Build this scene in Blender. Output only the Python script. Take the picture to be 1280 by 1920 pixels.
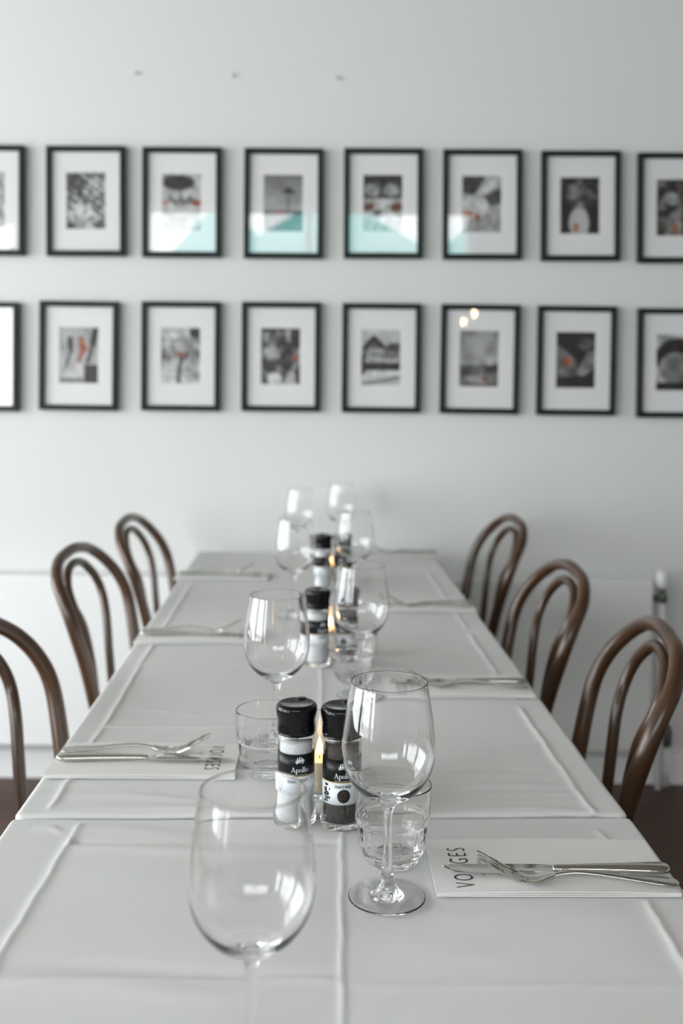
import bpy, math, random
import numpy as np
from mathutils import Vector, Matrix

for o in list(bpy.data.objects):
    bpy.data.objects.remove(o, do_unlink=True)
SC = bpy.context.scene
COL = SC.collection
R = math.radians
PI = math.pi

# ------------------------------------------------------------------ camera
F = 1920.0                       # focal length in photo pixels
HC = 1.266                       # lens height
ROLL = R(0.6)
PITCH = R(1.5)
HORIZON = 731.0
SHIFT = (960 - HORIZON) - F * math.tan(PITCH)
cd = bpy.data.cameras.new('camera')
cd.sensor_fit = 'VERTICAL'
cd.sensor_height = 36.0
cd.sensor_width = 24.0
cd.lens = 36.0 * F / 1920.0
cd.shift_y = -SHIFT / 1920.0
cd.clip_start = 0.05
cd.dof.use_dof = True
cd.dof.focus_distance = 1.09
cd.dof.aperture_fstop = 3.9
cd.dof.aperture_blades = 0
cam = bpy.data.objects.new('camera', cd)
COL.objects.link(cam)
cam.matrix_world = (Matrix.Translation((0, 0, HC)) @ Matrix.Rotation(PI / 2 - PITCH, 4, 'X')
                    @ Matrix.Rotation(ROLL, 4, 'Z'))
SC.camera = cam


def ray(x, y):
    dx = x - 640
    dy = (960 - SHIFT) - y
    c, s = math.cos(ROLL), math.sin(ROLL)
    rx = c * dx - s * dy
    ry = s * dx + c * dy
    d = Vector((rx / F, 1, ry / F))
    cp, sp = math.cos(PITCH), math.sin(PITCH)
    return Vector((d.x, d.y * cp + d.z * sp, -d.y * sp + d.z * cp))


def onz(x, y, z):
    r = ray(x, y)
    t = (z - HC) / r.z
    return r.x * t, r.y * t


def ony(x, y, Y):
    r = ray(x, y)
    t = Y / r.y
    return r.x * t, HC + r.z * t


# ------------------------------------------------------------------ world, light, exposure
w = bpy.data.worlds.new('world')
SC.world = w
w.use_nodes = True
nt = w.node_tree
bg = nt.nodes['Background']
bg.inputs['Color'].default_value = (0.94, 0.98, 1.0, 1)
bg.inputs['Strength'].default_value = 8.0
WALL_Y = 3.30
ROOM_X0, ROOM_X1 = -3.7, 3.3
ROOM_Y0 = -2.0
CEIL = 3.0
# window openings: (a0, a1, z0, z1)
WIN_LEFT = [(-1.7, 0.45, 0.35, 2.75), (0.75, 3.05, 0.35, 2.75)]           # along y in the left wall
WIN_FRONT = [(-3.6, -2.7, 0.35, 2.68), (-1.68, 1.1, 2.02, 2.80)]             # along x in the wall behind the camera


def portal(name, loc, rot, sx, sy):
    l = bpy.data.lights.new(name, 'AREA')
    l.shape = 'RECTANGLE'
    l.size = sx
    l.size_y = sy
    l.cycles.is_portal = True
    o = bpy.data.objects.new(name, l)
    o.location = loc
    o.rotation_euler = rot
    COL.objects.link(o)


for a0, a1, z0, z1 in WIN_LEFT:
    portal('daylight_portal', (ROOM_X0 - 0.12, (a0 + a1) / 2, (z0 + z1) / 2), (0, -PI / 2, 0), z1 - z0, a1 - a0)
for a0, a1, z0, z1 in WIN_FRONT:
    portal('daylight_portal', ((a0 + a1) / 2, ROOM_Y0 - 0.12, (z0 + z1) / 2), (PI / 2, 0, 0), a1 - a0, z1 - z0)

vs = SC.view_settings
vs.view_transform = 'Standard'
vs.look = 'None'
vs.gamma = 1.0
vs.use_curve_mapping = False
vs.exposure = 0.42
SC.cycles.max_bounces = 24
SC.cycles.diffuse_bounces = 6
SC.cycles.transmission_bounces = 24
SC.cycles.transparent_max_bounces = 24
SC.cycles.glossy_bounces = 10
SC.cycles.sample_clamp_indirect = 8.0
SC.cycles.blur_glossy = 0.5


# ------------------------------------------------------------------ materials
MATS = {}


def srgb(c):
    return tuple((v / 12.92 if v <= 0.04045 else ((v + 0.055) / 1.055) ** 2.4) for v in c)


def mat(name, col, rough=0.5, metal=0.0, spec=0.5, coat=0.0, noise=None, bump=None, emit=None, sss=0.0):
    """noise = (scale, amount[, stretch]); bump = (scale, strength)"""
    if name in MATS:
        return MATS[name]
    m = bpy.data.materials.new(name)
    m.use_nodes = True
    n = m.node_tree.nodes
    L = m.node_tree.links
    b = n['Principled BSDF']
    b.inputs['Base Color'].default_value = (*col, 1)
    b.inputs['Roughness'].default_value = rough
    b.inputs['Metallic'].default_value = metal
    b.inputs['Specular IOR Level'].default_value = spec
    b.inputs['Coat Weight'].default_value = coat
    b.inputs['Coat Roughness'].default_value = 0.15
    if sss:
        b.inputs['Subsurface Weight'].default_value = sss
        b.inputs['Subsurface Radius'].default_value = (0.01, 0.006, 0.003)
    if emit:
        b.inputs['Emission Color'].default_value = (*emit[0], 1)
        b.inputs['Emission Strength'].default_value = emit[1]
    if noise or bump:
        tc = n.new('ShaderNodeTexCoord')
    if noise:
        mp = n.new('ShaderNodeMapping')
        mp.inputs['Scale'].default_value = noise[2] if len(noise) > 2 else (1, 1, 1)
        L.new(tc.outputs['Object'], mp.inputs['Vector'])
        t = n.new('ShaderNodeTexNoise')
        t.inputs['Scale'].default_value = noise[0]
        t.inputs['Detail'].default_value = 6
        L.new(mp.outputs[0], t.inputs['Vector'])
        mr = n.new('ShaderNodeMapRange')
        mr.inputs['From Min'].default_value = 0.3
        mr.inputs['From Max'].default_value = 0.7
        mr.inputs['To Min'].default_value = 1 - noise[1]
        mr.inputs['To Max'].default_value = 1 + noise[1]
        L.new(t.outputs['Fac'], mr.inputs['Value'])
        vm = n.new('ShaderNodeVectorMath')
        vm.operation = 'SCALE'
        vm.inputs[0].default_value = col
        L.new(mr.outputs[0], vm.inputs['Scale'])
        L.new(vm.outputs[0], b.inputs['Base Color'])
    if bump:
        t2 = n.new('ShaderNodeTexNoise')
        t2.inputs['Scale'].default_value = bump[0]
        t2.inputs['Detail'].default_value = 3
        L.new(tc.outputs['Object'], t2.inputs['Vector'])
        bp = n.new('ShaderNodeBump')
        bp.inputs['Strength'].default_value = bump[1]
        bp.inputs['Distance'].default_value = 0.002
        L.new(t2.outputs['Fac'], bp.inputs['Height'])
        L.new(bp.outputs[0], b.inputs['Normal'])
    MATS[name] = m
    return m


def glass_mat(name, ior=1.47, col=(1, 1, 1), rough=0.0):
    m = bpy.data.materials.new(name)
    m.use_nodes = True
    n = m.node_tree.nodes
    n.clear()
    g = n.new('ShaderNodeBsdfGlass')
    g.inputs['IOR'].default_value = ior
    g.inputs['Color'].default_value = (*col, 1)
    g.inputs['Roughness'].default_value = rough
    out = n.new('ShaderNodeOutputMaterial')
    m.node_tree.links.new(g.outputs[0], out.inputs[0])
    MATS[name] = m
    return m


def pane_mat(name, ior=1.5, col=(1, 1, 1)):
    """thin flat sheet of glass: mirror reflection by Fresnel, straight transmission"""
    m = bpy.data.materials.new(name)
    m.use_nodes = True
    n = m.node_tree.nodes
    L = m.node_tree.links
    n.clear()
    fr = n.new('ShaderNodeFresnel')
    fr.inputs['IOR'].default_value = ior
    tr = n.new('ShaderNodeBsdfTransparent')
    tr.inputs['Color'].default_value = (*col, 1)
    gl = n.new('ShaderNodeBsdfGlossy')
    gl.inputs['Roughness'].default_value = 0.0
    mx = n.new('ShaderNodeMixShader')
    out = n.new('ShaderNodeOutputMaterial')
    ge = n.new('ShaderNodeNewGeometry')          # both faces' reflection is given at the entry face
    sb = n.new('ShaderNodeMath')
    sb.operation = 'SUBTRACT'
    sb.inputs[0].default_value = 1.0
    L.new(ge.outputs['Backfacing'], sb.inputs[1])
    mu = n.new('ShaderNodeMath')
    mu.operation = 'MULTIPLY'
    L.new(fr.outputs[0], mu.inputs[0])
    L.new(sb.outputs[0], mu.inputs[1])
    L.new(mu.outputs[0], mx.inputs[0])
    L.new(tr.outputs[0], mx.inputs[1])
    L.new(gl.outputs[0], mx.inputs[2])
    L.new(mx.outputs[0], out.inputs[0])
    MATS[name] = m
    return m


def print_mat():
    m = bpy.data.materials.new('photo_print')
    m.use_nodes = True
    n = m.node_tree.nodes
    b = n['Principled BSDF']
    b.inputs['Roughness'].default_value = 0.6
    a = n.new('ShaderNodeAttribute')
    a.attribute_name = 'print'
    m.node_tree.links.new(a.outputs['Color'], b.inputs['Base Color'])
    MATS['photo_print'] = m


def flame_mat():
    m = bpy.data.materials.new('flame')
    m.use_nodes = True
    n = m.node_tree.nodes
    n.clear()
    e = n.new('ShaderNodeEmission')
    e.inputs['Color'].default_value = (1.0, 0.55, 0.2, 1)
    e.inputs['Strength'].default_value = 50
    out = n.new('ShaderNodeOutputMaterial')
    m.node_tree.links.new(e.outputs[0], out.inputs[0])
    MATS['flame'] = m


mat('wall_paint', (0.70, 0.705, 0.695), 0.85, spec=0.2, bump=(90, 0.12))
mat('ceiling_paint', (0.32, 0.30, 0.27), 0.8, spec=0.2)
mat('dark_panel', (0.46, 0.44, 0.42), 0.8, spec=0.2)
mat('radiator_enamel', (0.78, 0.79, 0.79), 0.45)
mat('floor_wood', (0.060, 0.027, 0.014), 0.45, noise=(3, 0.35, (1, 12, 1)))
mat('cloth', (0.655, 0.66, 0.655), 0.95, spec=0.12, bump=(1500, 0.10))
mat('napkin', (0.74, 0.74, 0.73), 0.95, spec=0.1, bump=(900, 0.12))
mat('ink', (0.012, 0.013, 0.015), 0.6)
mat('ink_grey', (0.12, 0.12, 0.12), 0.6)
mat('bentwood', (0.055, 0.026, 0.012), 0.28, spec=0.45, coat=0.15, noise=(14, 0.55, (1, 1, 0.25)))
mat('cane', (0.30, 0.17, 0.07), 0.6, noise=(60, 0.3))
mat('frame_black', (0.008, 0.011, 0.010), 0.4, spec=0.25)
mat('mat_board', (0.80, 0.79, 0.80), 0.9, spec=0.1)
mat('backing', (0.2, 0.15, 0.1), 0.9)
mat('cap_black', (0.004, 0.004, 0.005), 0.14, spec=0.3)
mat('label_black', (0.006, 0.007, 0.009), 0.35, spec=0.3)
mat('label_white', (0.72, 0.76, 0.80), 0.4)
mat('label_gold', (0.50, 0.32, 0.08), 0.4, metal=0.3)
mat('logo_gold', (0.55, 0.33, 0.10), 0.35, metal=0.5)
mat('salt', (0.86, 0.88, 0.90), 0.9, bump=(900, 0.6), noise=(600, 0.10))
mat('peppercorn', (0.020, 0.013, 0.010), 0.7, bump=(260, 1.0), noise=(220, 0.8))
mat('silver', (0.58, 0.57, 0.53), 0.07, metal=1.0)
mat('valve_metal', (0.10, 0.11, 0.10), 0.4, metal=0.6)
mat('wax', (0.85, 0.74, 0.55), 0.5, sss=0.4)
mat('wick', (0.02, 0.015, 0.01), 0.9)
mat('nail', (0.52, 0.52, 0.50), 0.8, spec=0.1)
mat('window_white', (0.75, 0.76, 0.76), 0.5)
mat('parasol_turquoise', (0.10, 0.48, 0.46), 0.8)
mat('parasol_pole', (0.75, 0.75, 0.75), 0.5)
mat('terrace', (0.45, 0.43, 0.40), 0.9, noise=(4, 0.2))
mat('table_wood', (0.12, 0.07, 0.04), 0.5)
mat('iron', (0.03, 0.03, 0.03), 0.5, metal=0.5)
mat('bulb', (1, 0.8, 0.5), 0.4, emit=((1.0, 0.62, 0.30), 60))
glass_mat('crystal', 1.46)
glass_mat('jar_glass', 1.46)
pane_mat('pane', 1.75)
print_mat()
flame_mat()


# ------------------------------------------------------------------ mesh helpers
def link(name, me, parent=None, material=None, smooth=False):
    o = bpy.data.objects.new(name, me)
    COL.objects.link(o)
    if parent is not None:
        o.parent = parent
    if material and not me.materials:
        me.materials.append(MATS[material])
    if smooth:
        me.shade_smooth()
    return o


def mesh(name, V, Fc):
    me = bpy.data.meshes.new(name)
    me.from_pydata([tuple(v) for v in V], [], [tuple(f) for f in Fc])
    me.update()
    return me


class MB:
    def __init__(self):
        self.v = []
        self.f = []

    def add(self, V, Fc):
        k = len(self.v)
        self.v += [tuple(p) for p in V]
        self.f += [tuple(i + k for i in f) for f in Fc]
        return self

    def box(self, x0, x1, y0, y1, z0, z1, b=0.0):
        if b <= 0:
            V = [(x, y, z) for x in (x0, x1) for y in (y0, y1) for z in (z0, z1)]
            Fc = [(0, 1, 3, 2), (4, 6, 7, 5), (0, 4, 5, 1), (2, 3, 7, 6), (0, 2, 6, 4), (1, 5, 7, 3)]
            return self.add(V, Fc)
        # chamfered box
        V = []
        idx = {}
        X, Y, Z = (x0, x1), (y0, y1), (z0, z1)
        for i in (0, 1):
            for j in (0, 1):
                for k in (0, 1):
                    sx, sy, sz = (b if i == 0 else -b), (b if j == 0 else -b), (b if k == 0 else -b)
                    for a, p in enumerate(((X[i], Y[j] + sy, Z[k] + sz), (X[i] + sx, Y[j], Z[k] + sz),
                                           (X[i] + sx, Y[j] + sy, Z[k]))):
                        idx[i, j, k, a] = len(V)
                        V.append(p)
        Fc = []
        q = lambda *t: Fc.append(tuple(idx[s] for s in t))
        for i in (0, 1):
            t = [(i, 0, 0, 0), (i, 1, 0, 0), (i, 1, 1, 0), (i, 0, 1, 0)]
            q(*(t if i else t[::-1]))
            t = [(0, i, 0, 1), (0, i, 1, 1), (1, i, 1, 1), (1, i, 0, 1)]
            q(*(t if i else t[::-1]))
            t = [(0, 0, i, 2), (1, 0, i, 2), (1, 1, i, 2), (0, 1, i, 2)]
            q(*(t if i else t[::-1]))
        for j in (0, 1):
            for k in (0, 1):
                t = [(0, j, k, 1), (1, j, k, 1), (1, j, k, 2), (0, j, k, 2)]
                q(*(t if j == k else t[::-1]))
                t = [(j, 0, k, 2), (j, 1, k, 2), (j, 1, k, 0), (j, 0, k, 0)]
                q(*(t if j == k else t[::-1]))
                t = [(j, k, 0, 0), (j, k, 1, 0), (j, k, 1, 1), (j, k, 0, 1)]
                q(*(t if j == k else t[::-1]))
        for i in (0, 1):
            for j in (0, 1):
                for k in (0, 1):
                    t = [(i, j, k, 0), (i, j, k, 1), (i, j, k, 2)]
                    q(*(t if (i + j + k) % 2 else t[::-1]))
        return self.add(V, Fc)

    def lathe(self, prof, segs=48, rmod=None, cap=False, c=(0, 0)):
        """prof: list of (r, z) ; r==0 points collapse to the axis"""
        V = []
        rows = []
        for r, z in prof:
            if r <= 1e-9:
                rows.append([len(V)] * segs)
                V.append((c[0], c[1], z))
            else:
                rows.append(list(range(len(V), len(V) + segs)))
                for i in range(segs):
                    a = 2 * PI * i / segs
                    rr = r if rmod is None else rmod(r, z, a)
                    V.append((c[0] + rr * math.cos(a), c[1] + rr * math.sin(a), z))
        Fc = []
        for a, b in zip(rows[:-1], rows[1:]):
            for i in range(segs):
                j = (i + 1) % segs
                f = [a[i], a[j], b[j], b[i]]
                g = []
                for k in f:
                    if k not in g:
                        g.append(k)
                if len(g) >= 3:
                    Fc.append(tuple(g))
        return self.add(V, Fc)

    def tube(self, pts, rad, segs=12, cap=True, flat=1.0):
        P = [Vector(p) for p in pts]
        n = len(P)
        rad = rad if hasattr(rad, '__len__') else [rad] * n
        T = []
        for i in range(n):
            T.append((P[min(i + 1, n - 1)] - P[max(i - 1, 0)]).normalized())
        up = Vector((0, 0, 1)) if abs(T[0].z) < 0.9 else Vector((0, 1, 0))
        N = (up - T[0] * up.dot(T[0])).normalized()
        V = []
        for i in range(n):
            if i:
                N = (N - T[i] * N.dot(T[i])).normalized()
            B = T[i].cross(N)
            for k in range(segs):
                a = 2 * PI * k / segs
                V.append(P[i] + N * (math.cos(a) * rad[i]) + B * (math.sin(a) * rad[i] * flat))
        Fc = []
        for i in range(n - 1):
            for k in range(segs):
                l = (k + 1) % segs
                Fc.append((i * segs + k, i * segs + l, (i + 1) * segs + l, (i + 1) * segs + k))
        if cap:
            Fc.append(tuple(range(segs))[::-1])
            Fc.append(tuple((n - 1) * segs + k for k in range(segs)))
        return self.add(V, Fc)

    def mesh(self, name):
        return mesh(name, self.v, self.f)

    def build(self, name, material, parent=None, smooth=False):
        return link(name, self.mesh(name), parent, material, smooth)


def catmull(pts, n=8):
    P = [np.array(p, float) for p in pts]
    P = [2 * P[0] - P[1]] + P + [2 * P[-1] - P[-2]]
    out = []
    for i in range(1, len(P) - 2):
        for k in range(n):
            t = k / n
            a, b, c, d = P[i - 1], P[i], P[i + 1], P[i + 2]
            out.append(0.5 * ((2 * b) + (-a + c) * t + (2 * a - 5 * b + 4 * c - d) * t * t
                              + (-a + 3 * b - 3 * c + d) * t ** 3))
    out.append(P[-2])
    return [tuple(p) for p in out]


def tag(o, label=None, cat=None, group=None, kind=None):
    if label:
        o['label'] = label
    if cat:
        o['category'] = cat
    if group:
        o['group'] = group
    if kind:
        o['kind'] = kind
    return o


def thing(name, label, cat, loc=(0, 0, 0), rz=0.0, group=None):
    o = bpy.data.objects.new(name, None)
    o.empty_display_size = 0.05
    COL.objects.link(o)
    o.location = loc
    o.rotation_euler = (0, 0, rz)
    return tag(o, label, cat, group)


def text2d(body, size, xs=1.0, offset=0.0, spacing=1.0):
    """centred flat lettering as (verts, faces) in the xy plane"""
    cu = bpy.data.curves.new('lettering', 'FONT')
    cu.body = body
    cu.size = size
    cu.align_x = 'CENTER'
    cu.align_y = 'CENTER'
    cu.space_character = spacing
    cu.offset = offset * size
    cu.resolution_u = 4
    cu.fill_mode = 'FRONT'
    ob = bpy.data.objects.new('lettering', cu)
    COL.objects.link(ob)
    bpy.context.view_layer.update()
    me = bpy.data.meshes.new_from_object(ob.evaluated_get(bpy.context.evaluated_depsgraph_get()))
    V = [(v.co.x * xs, v.co.y) for v in me.vertices]
    Fc = [tuple(p.vertices) for p in me.polygons]
    bpy.data.objects.remove(ob, do_unlink=True)
    bpy.data.curves.remove(cu)
    bpy.data.meshes.remove(me)
    return V, Fc


def wrap(V, r, zc, ang0, grid=False):
    """wrap flat (x,y) artwork on a cylinder; ang0 = direction of its middle (0 faces -y)"""
    out = []
    for x, y in V:
        a = ang0 + x / r
        out.append((r * math.sin(a), -r * math.cos(a), zc + y))
    return out


# ------------------------------------------------------------------ room shell
def shell(name, boxes, material):
    m = MB()
    for b in boxes:
        m.box(*b)
    return tag(m.build(name, material), kind='structure')


def wall_boxes(axis, c0, c1, a0, a1, holes):
    """boxes of a wall with rectangular openings; axis 'x': wall runs along x with thickness c0..c1 in y"""
    out = []
    cur = a0

    def put(p0, p1, z0, z1):
        out.append((p0, p1, c0, c1, z0, z1) if axis == 'x' else (c0, c1, p0, p1, z0, z1))
    for h0, h1, z0, z1 in holes:
        put(cur, h0, 0, CEIL)
        put(h0, h1, 0, z0)
        put(h0, h1, z1, CEIL)
        cur = h1
    put(cur, a1, 0, CEIL)
    return out


T = 0.15
shell('floor', [(ROOM_X0, ROOM_X1, ROOM_Y0, WALL_Y, -0.1, 0)], 'floor_wood')
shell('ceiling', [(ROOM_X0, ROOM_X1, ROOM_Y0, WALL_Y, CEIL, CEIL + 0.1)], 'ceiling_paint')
shell('wall_back', [(ROOM_X0 - T, ROOM_X1 + T, WALL_Y, WALL_Y + T, 0, CEIL)], 'wall_paint')
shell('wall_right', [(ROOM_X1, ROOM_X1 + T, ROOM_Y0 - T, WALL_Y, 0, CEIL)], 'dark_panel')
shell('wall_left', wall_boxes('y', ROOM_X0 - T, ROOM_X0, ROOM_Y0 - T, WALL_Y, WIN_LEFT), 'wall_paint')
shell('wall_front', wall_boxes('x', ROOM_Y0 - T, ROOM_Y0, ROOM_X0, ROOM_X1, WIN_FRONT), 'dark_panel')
shell('baseboard_back', [(ROOM_X0, ROOM_X1, WALL_Y - 0.016, WALL_Y, 0, 0.09)], 'radiator_enamel')


def window(n, axis, c, a0, a1, z0, z1, cols, rows):
    root = bpy.data.objects.new('window_%d' % n, None)
    COL.objects.link(root)
    tag(root, kind='structure')

    def bx(m, p0, p1, d0, d1, q0, q1):
        m.box(*((p0, p1, c + d0, c + d1, q0, q1) if axis == 'x' else (c + d0, c + d1, p0, p1, q0, q1)))
    m = MB()
    fw = 0.06
    bx(m, a0, a1, -0.04, 0.04, z0, z0 + fw)
    bx(m, a0, a1, -0.04, 0.04, z1 - fw, z1)
    bx(m, a0, a0 + fw, -0.04, 0.04, z0 + fw, z1 - fw)
    bx(m, a1 - fw, a1, -0.04, 0.04, z0 + fw, z1 - fw)
    m.build('window_frame', 'window_white', root)
    for i in range(1, cols):
        m = MB()
        p = a0 + (a1 - a0) * i / cols
        bx(m, p - 0.02, p + 0.02, -0.025, 0.025, z0 + fw, z1 - fw)
        m.build('mullion', 'window_white', root)
    for i in range(1, rows):
        m = MB()
        p = z0 + (z1 - z0) * i / rows
        bx(m, a0 + fw, a1 - fw, -0.02, 0.02, p - 0.018, p + 0.018)
        m.build('transom', 'window_white', root)
    m = MB()
    bx(m, a0 + fw, a1 - fw, -0.003, 0.003, z0 + fw, z1 - fw)
    m.build('pane', 'pane', root)


k = 1
for a0, a1, z0, z1 in WIN_LEFT:
    window(k, 'y', ROOM_X0 - 0.06, a0, a1, z0, z1, 2, 2)
    k += 1
for a0, a1, z0, z1 in WIN_FRONT:
    window(k, 'x', ROOM_Y0 - 0.06, a0, a1, z0, z1, max(1, round((a1 - a0) / 1.2)), 1)
    k += 1
shell('terrace_ground', [(-14, 14, -16, ROOM_Y0 - T, -0.12, -0.02)], 'terrace')

# parasols on the terrace behind the camera (they show in the picture glass)
for px, py, R0, zr, za, lab in (
        (-0.12, -4.2, 1.35, 2.42, 3.35, 'turquoise parasol on the terrace outside, nearest the high window'),
        (-1.55, -6.6, 0.94, 2.60, 3.75, 'turquoise parasol on the terrace outside, middle of the far row'),
        (2.0, -6.6, 1.25, 2.60, 3.75, 'turquoise parasol on the terrace outside, right end of the far row'),
        (-3.6, -6.6, 0.94, 2.60, 3.75, 'turquoise parasol on the terrace outside, left end of the far row')):
    p = thing('parasol', lab, 'parasol', (px, py, -0.02), 0.2, 'parasols on the terrace')
    n = 8
    pol = lambda r, j, z: (r * math.cos(2 * PI * j / n), r * math.sin(2 * PI * j / n), z)
    V = [(0, 0, za)] + [pol(R0, j, zr + 0.12) for j in range(n)] + [pol(R0 + 0.01, j, zr) for j in range(n)]
    Fc = [(0, 1 + j, 1 + (j + 1) % n) for j in range(n)]
    Fc += [(1 + j, 9 + j, 9 + (j + 1) % n, 1 + (j + 1) % n) for j in range(n)]
    MB().add(V, Fc).build('canopy', 'parasol_turquoise', p)
    MB().tube([(0, 0, 0.08), (0, 0, za + 0.05)], 0.025).build('pole', 'parasol_pole', p, True)
    MB().lathe([(0, 0), (0.28, 0), (0.28, 0.05), (0.05, 0.08), (0, 0.08)], 32).build('base', 'parasol_pole', p)
    for j in range(n):
        MB().tube([pol(0.03, j, za - 0.05), pol(R0 - 0.02, j, zr + 0.11)], 0.008, 6).build('rib', 'parasol_pole', p)

# pendant lamps behind the camera (their bulbs show in one picture's glass)
for (qx, qy, lab) in ((868, 606, 'small warm glass pendant lamp hanging lower of the pair'),
                      (888, 591, 'small warm glass pendant lamp hanging higher of the pair')):
    Y = -1.0
    r = ray(qx, qy)
    t = (2 * WALL_Y - Y) / r.y
    X, Z = r.x * t, HC + r.z * t
    p = thing('pendant_lamp', lab, 'lamp', (X, Y, Z), 0, 'pendant lamps')
    MB().lathe([(0, -0.016), (0.008, -0.014), (0.0135, -0.004), (0.014, 0.006), (0.012, 0.022), (0.010, 0.036), (0, 0.036)],
               24).build('bulb', 'bulb', p, True)
    MB().lathe([(0, 0.032), (0.014, 0.032), (0.016, 0.075), (0.006, 0.09), (0, 0.09)], 20).build('socket', 'iron', p, True)
    MB().tube([(0, 0, 0.085), (0, 0, CEIL - Z)], 0.003, 8).build('cable', 'iron', p)

# three old nails left in the wall above the pictures
for qx, qy, lab in ((255, 138, 'small nail left in the bare wall, leftmost of the three nails'),
                    (437, 142, 'small nail left in the bare wall, middle of the three nails'),
                    (632, 147, 'small nail left in the bare wall, rightmost of the three nails')):
    X, Z = ony(qx, qy, WALL_Y)
    m = MB()
    m.lathe([(0, 0.010), (0.005, 0.010), (0.006, 0.007), (0.0025, 0.006), (0.0025, 0), (0, 0)], 12)
    V = [(x, -z, y) for x, y, z in m.v]
    o = link('nail', mesh('nail', V, m.f), None, 'nail', True)
    o.location = (X, WALL_Y, Z)
    tag(o, lab, 'nail', 'nails left in the wall')

# ------------------------------------------------------------------ radiator along the back wall
RX1 = ony(1222, 1250, 3.21)[0]
RX0 = -1.9
rad = thing('panel_radiator', 'long low white panel radiator along the wall behind the table end', 'radiator',
            (RX0, WALL_Y - 0.002, 0))
RL = RX1 - RX0
RZ0, RZ1 = 0.13, 0.672
MB().box(0, RL, -0.086, -0.074, RZ0, RZ1, 0.004).build('front_panel', 'radiator_enamel', rad)
MB().box(0.004, RL - 0.004, -0.034, -0.022, RZ0 + 0.01, RZ1 - 0.012, 0.003).build('rear_panel', 'radiator_enamel', rad)
for a in (0, RL - 0.004):
    MB().box(a, a + 0.004, -0.076, -0.022, RZ0 + 0.03, RZ1 - 0.003).build('side_cover', 'radiator_enamel', rad)
m = MB()
m.box(0.004, RL - 0.004, -0.076, -0.070, RZ1 - 0.010, RZ1 - 0.003)
m.box(0.004, RL - 0.004, -0.028, -0.022, RZ1 - 0.010, RZ1 - 0.003)
x = 0.01
while x < RL - 0.01:
    m.box(x, x + 0.006, -0.070, -0.028, RZ1 - 0.009, RZ1 - 0.004)
    x += 0.016
g = m.build('top_grille', 'radiator_enamel', rad)
for a in (0.35, 1.5, 2.6):
    MB().box(a, a + 0.03, -0.022, 0, 0.25, 0.6).build('bracket', 'radiator_enamel', rad)
vx = ony(1241, 1115, 3.24)[0] - RX0
m = MB().lathe([(0, 0.645), (0.017, 0.645), (0.019, 0.655), (0.018, 0.695), (0.012, 0.702), (0, 0.702)], 24, c=(vx, -0.055))
m.build('thermostat_head', 'radiator_enamel', rad, True)
m = MB().lathe([(0, 0.600), (0.012, 0.600), (0.017, 0.606), (0.017, 0.622), (0.011, 0.630), (0.013, 0.645), (0, 0.645)], 20, c=(vx, -0.055))
m.tube([(RL - 0.002, -0.055, 0.614), (vx, -0.055, 0.614)], 0.010)
m.build('valve_body', 'valve_metal', rad, True)
MB().tube([(vx, -0.055, 0.602), (vx, -0.055, 0.0)], 0.011, 14).build('supply_pipe', 'radiator_enamel', rad, True)
vx2 = vx + 0.03
m = MB().tube([(RL - 0.002, -0.03, 0.165), (vx2, -0.03, 0.165)], 0.009)
m.lathe([(0, 0.13), (0.014, 0.13), (0.018, 0.145), (0.018, 0.185), (0.010, 0.20), (0, 0.20)], 20, c=(vx2, -0.03))
m.build('return_valve', 'valve_metal', rad, True)
MB().tube([(vx2, -0.03, 0.135), (vx2, -0.03, 0.0)], 0.010, 14).build('return_pipe', 'radiator_enamel', rad, True)

# ------------------------------------------------------------------ pictures
PW, PH = 46, 66


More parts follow.
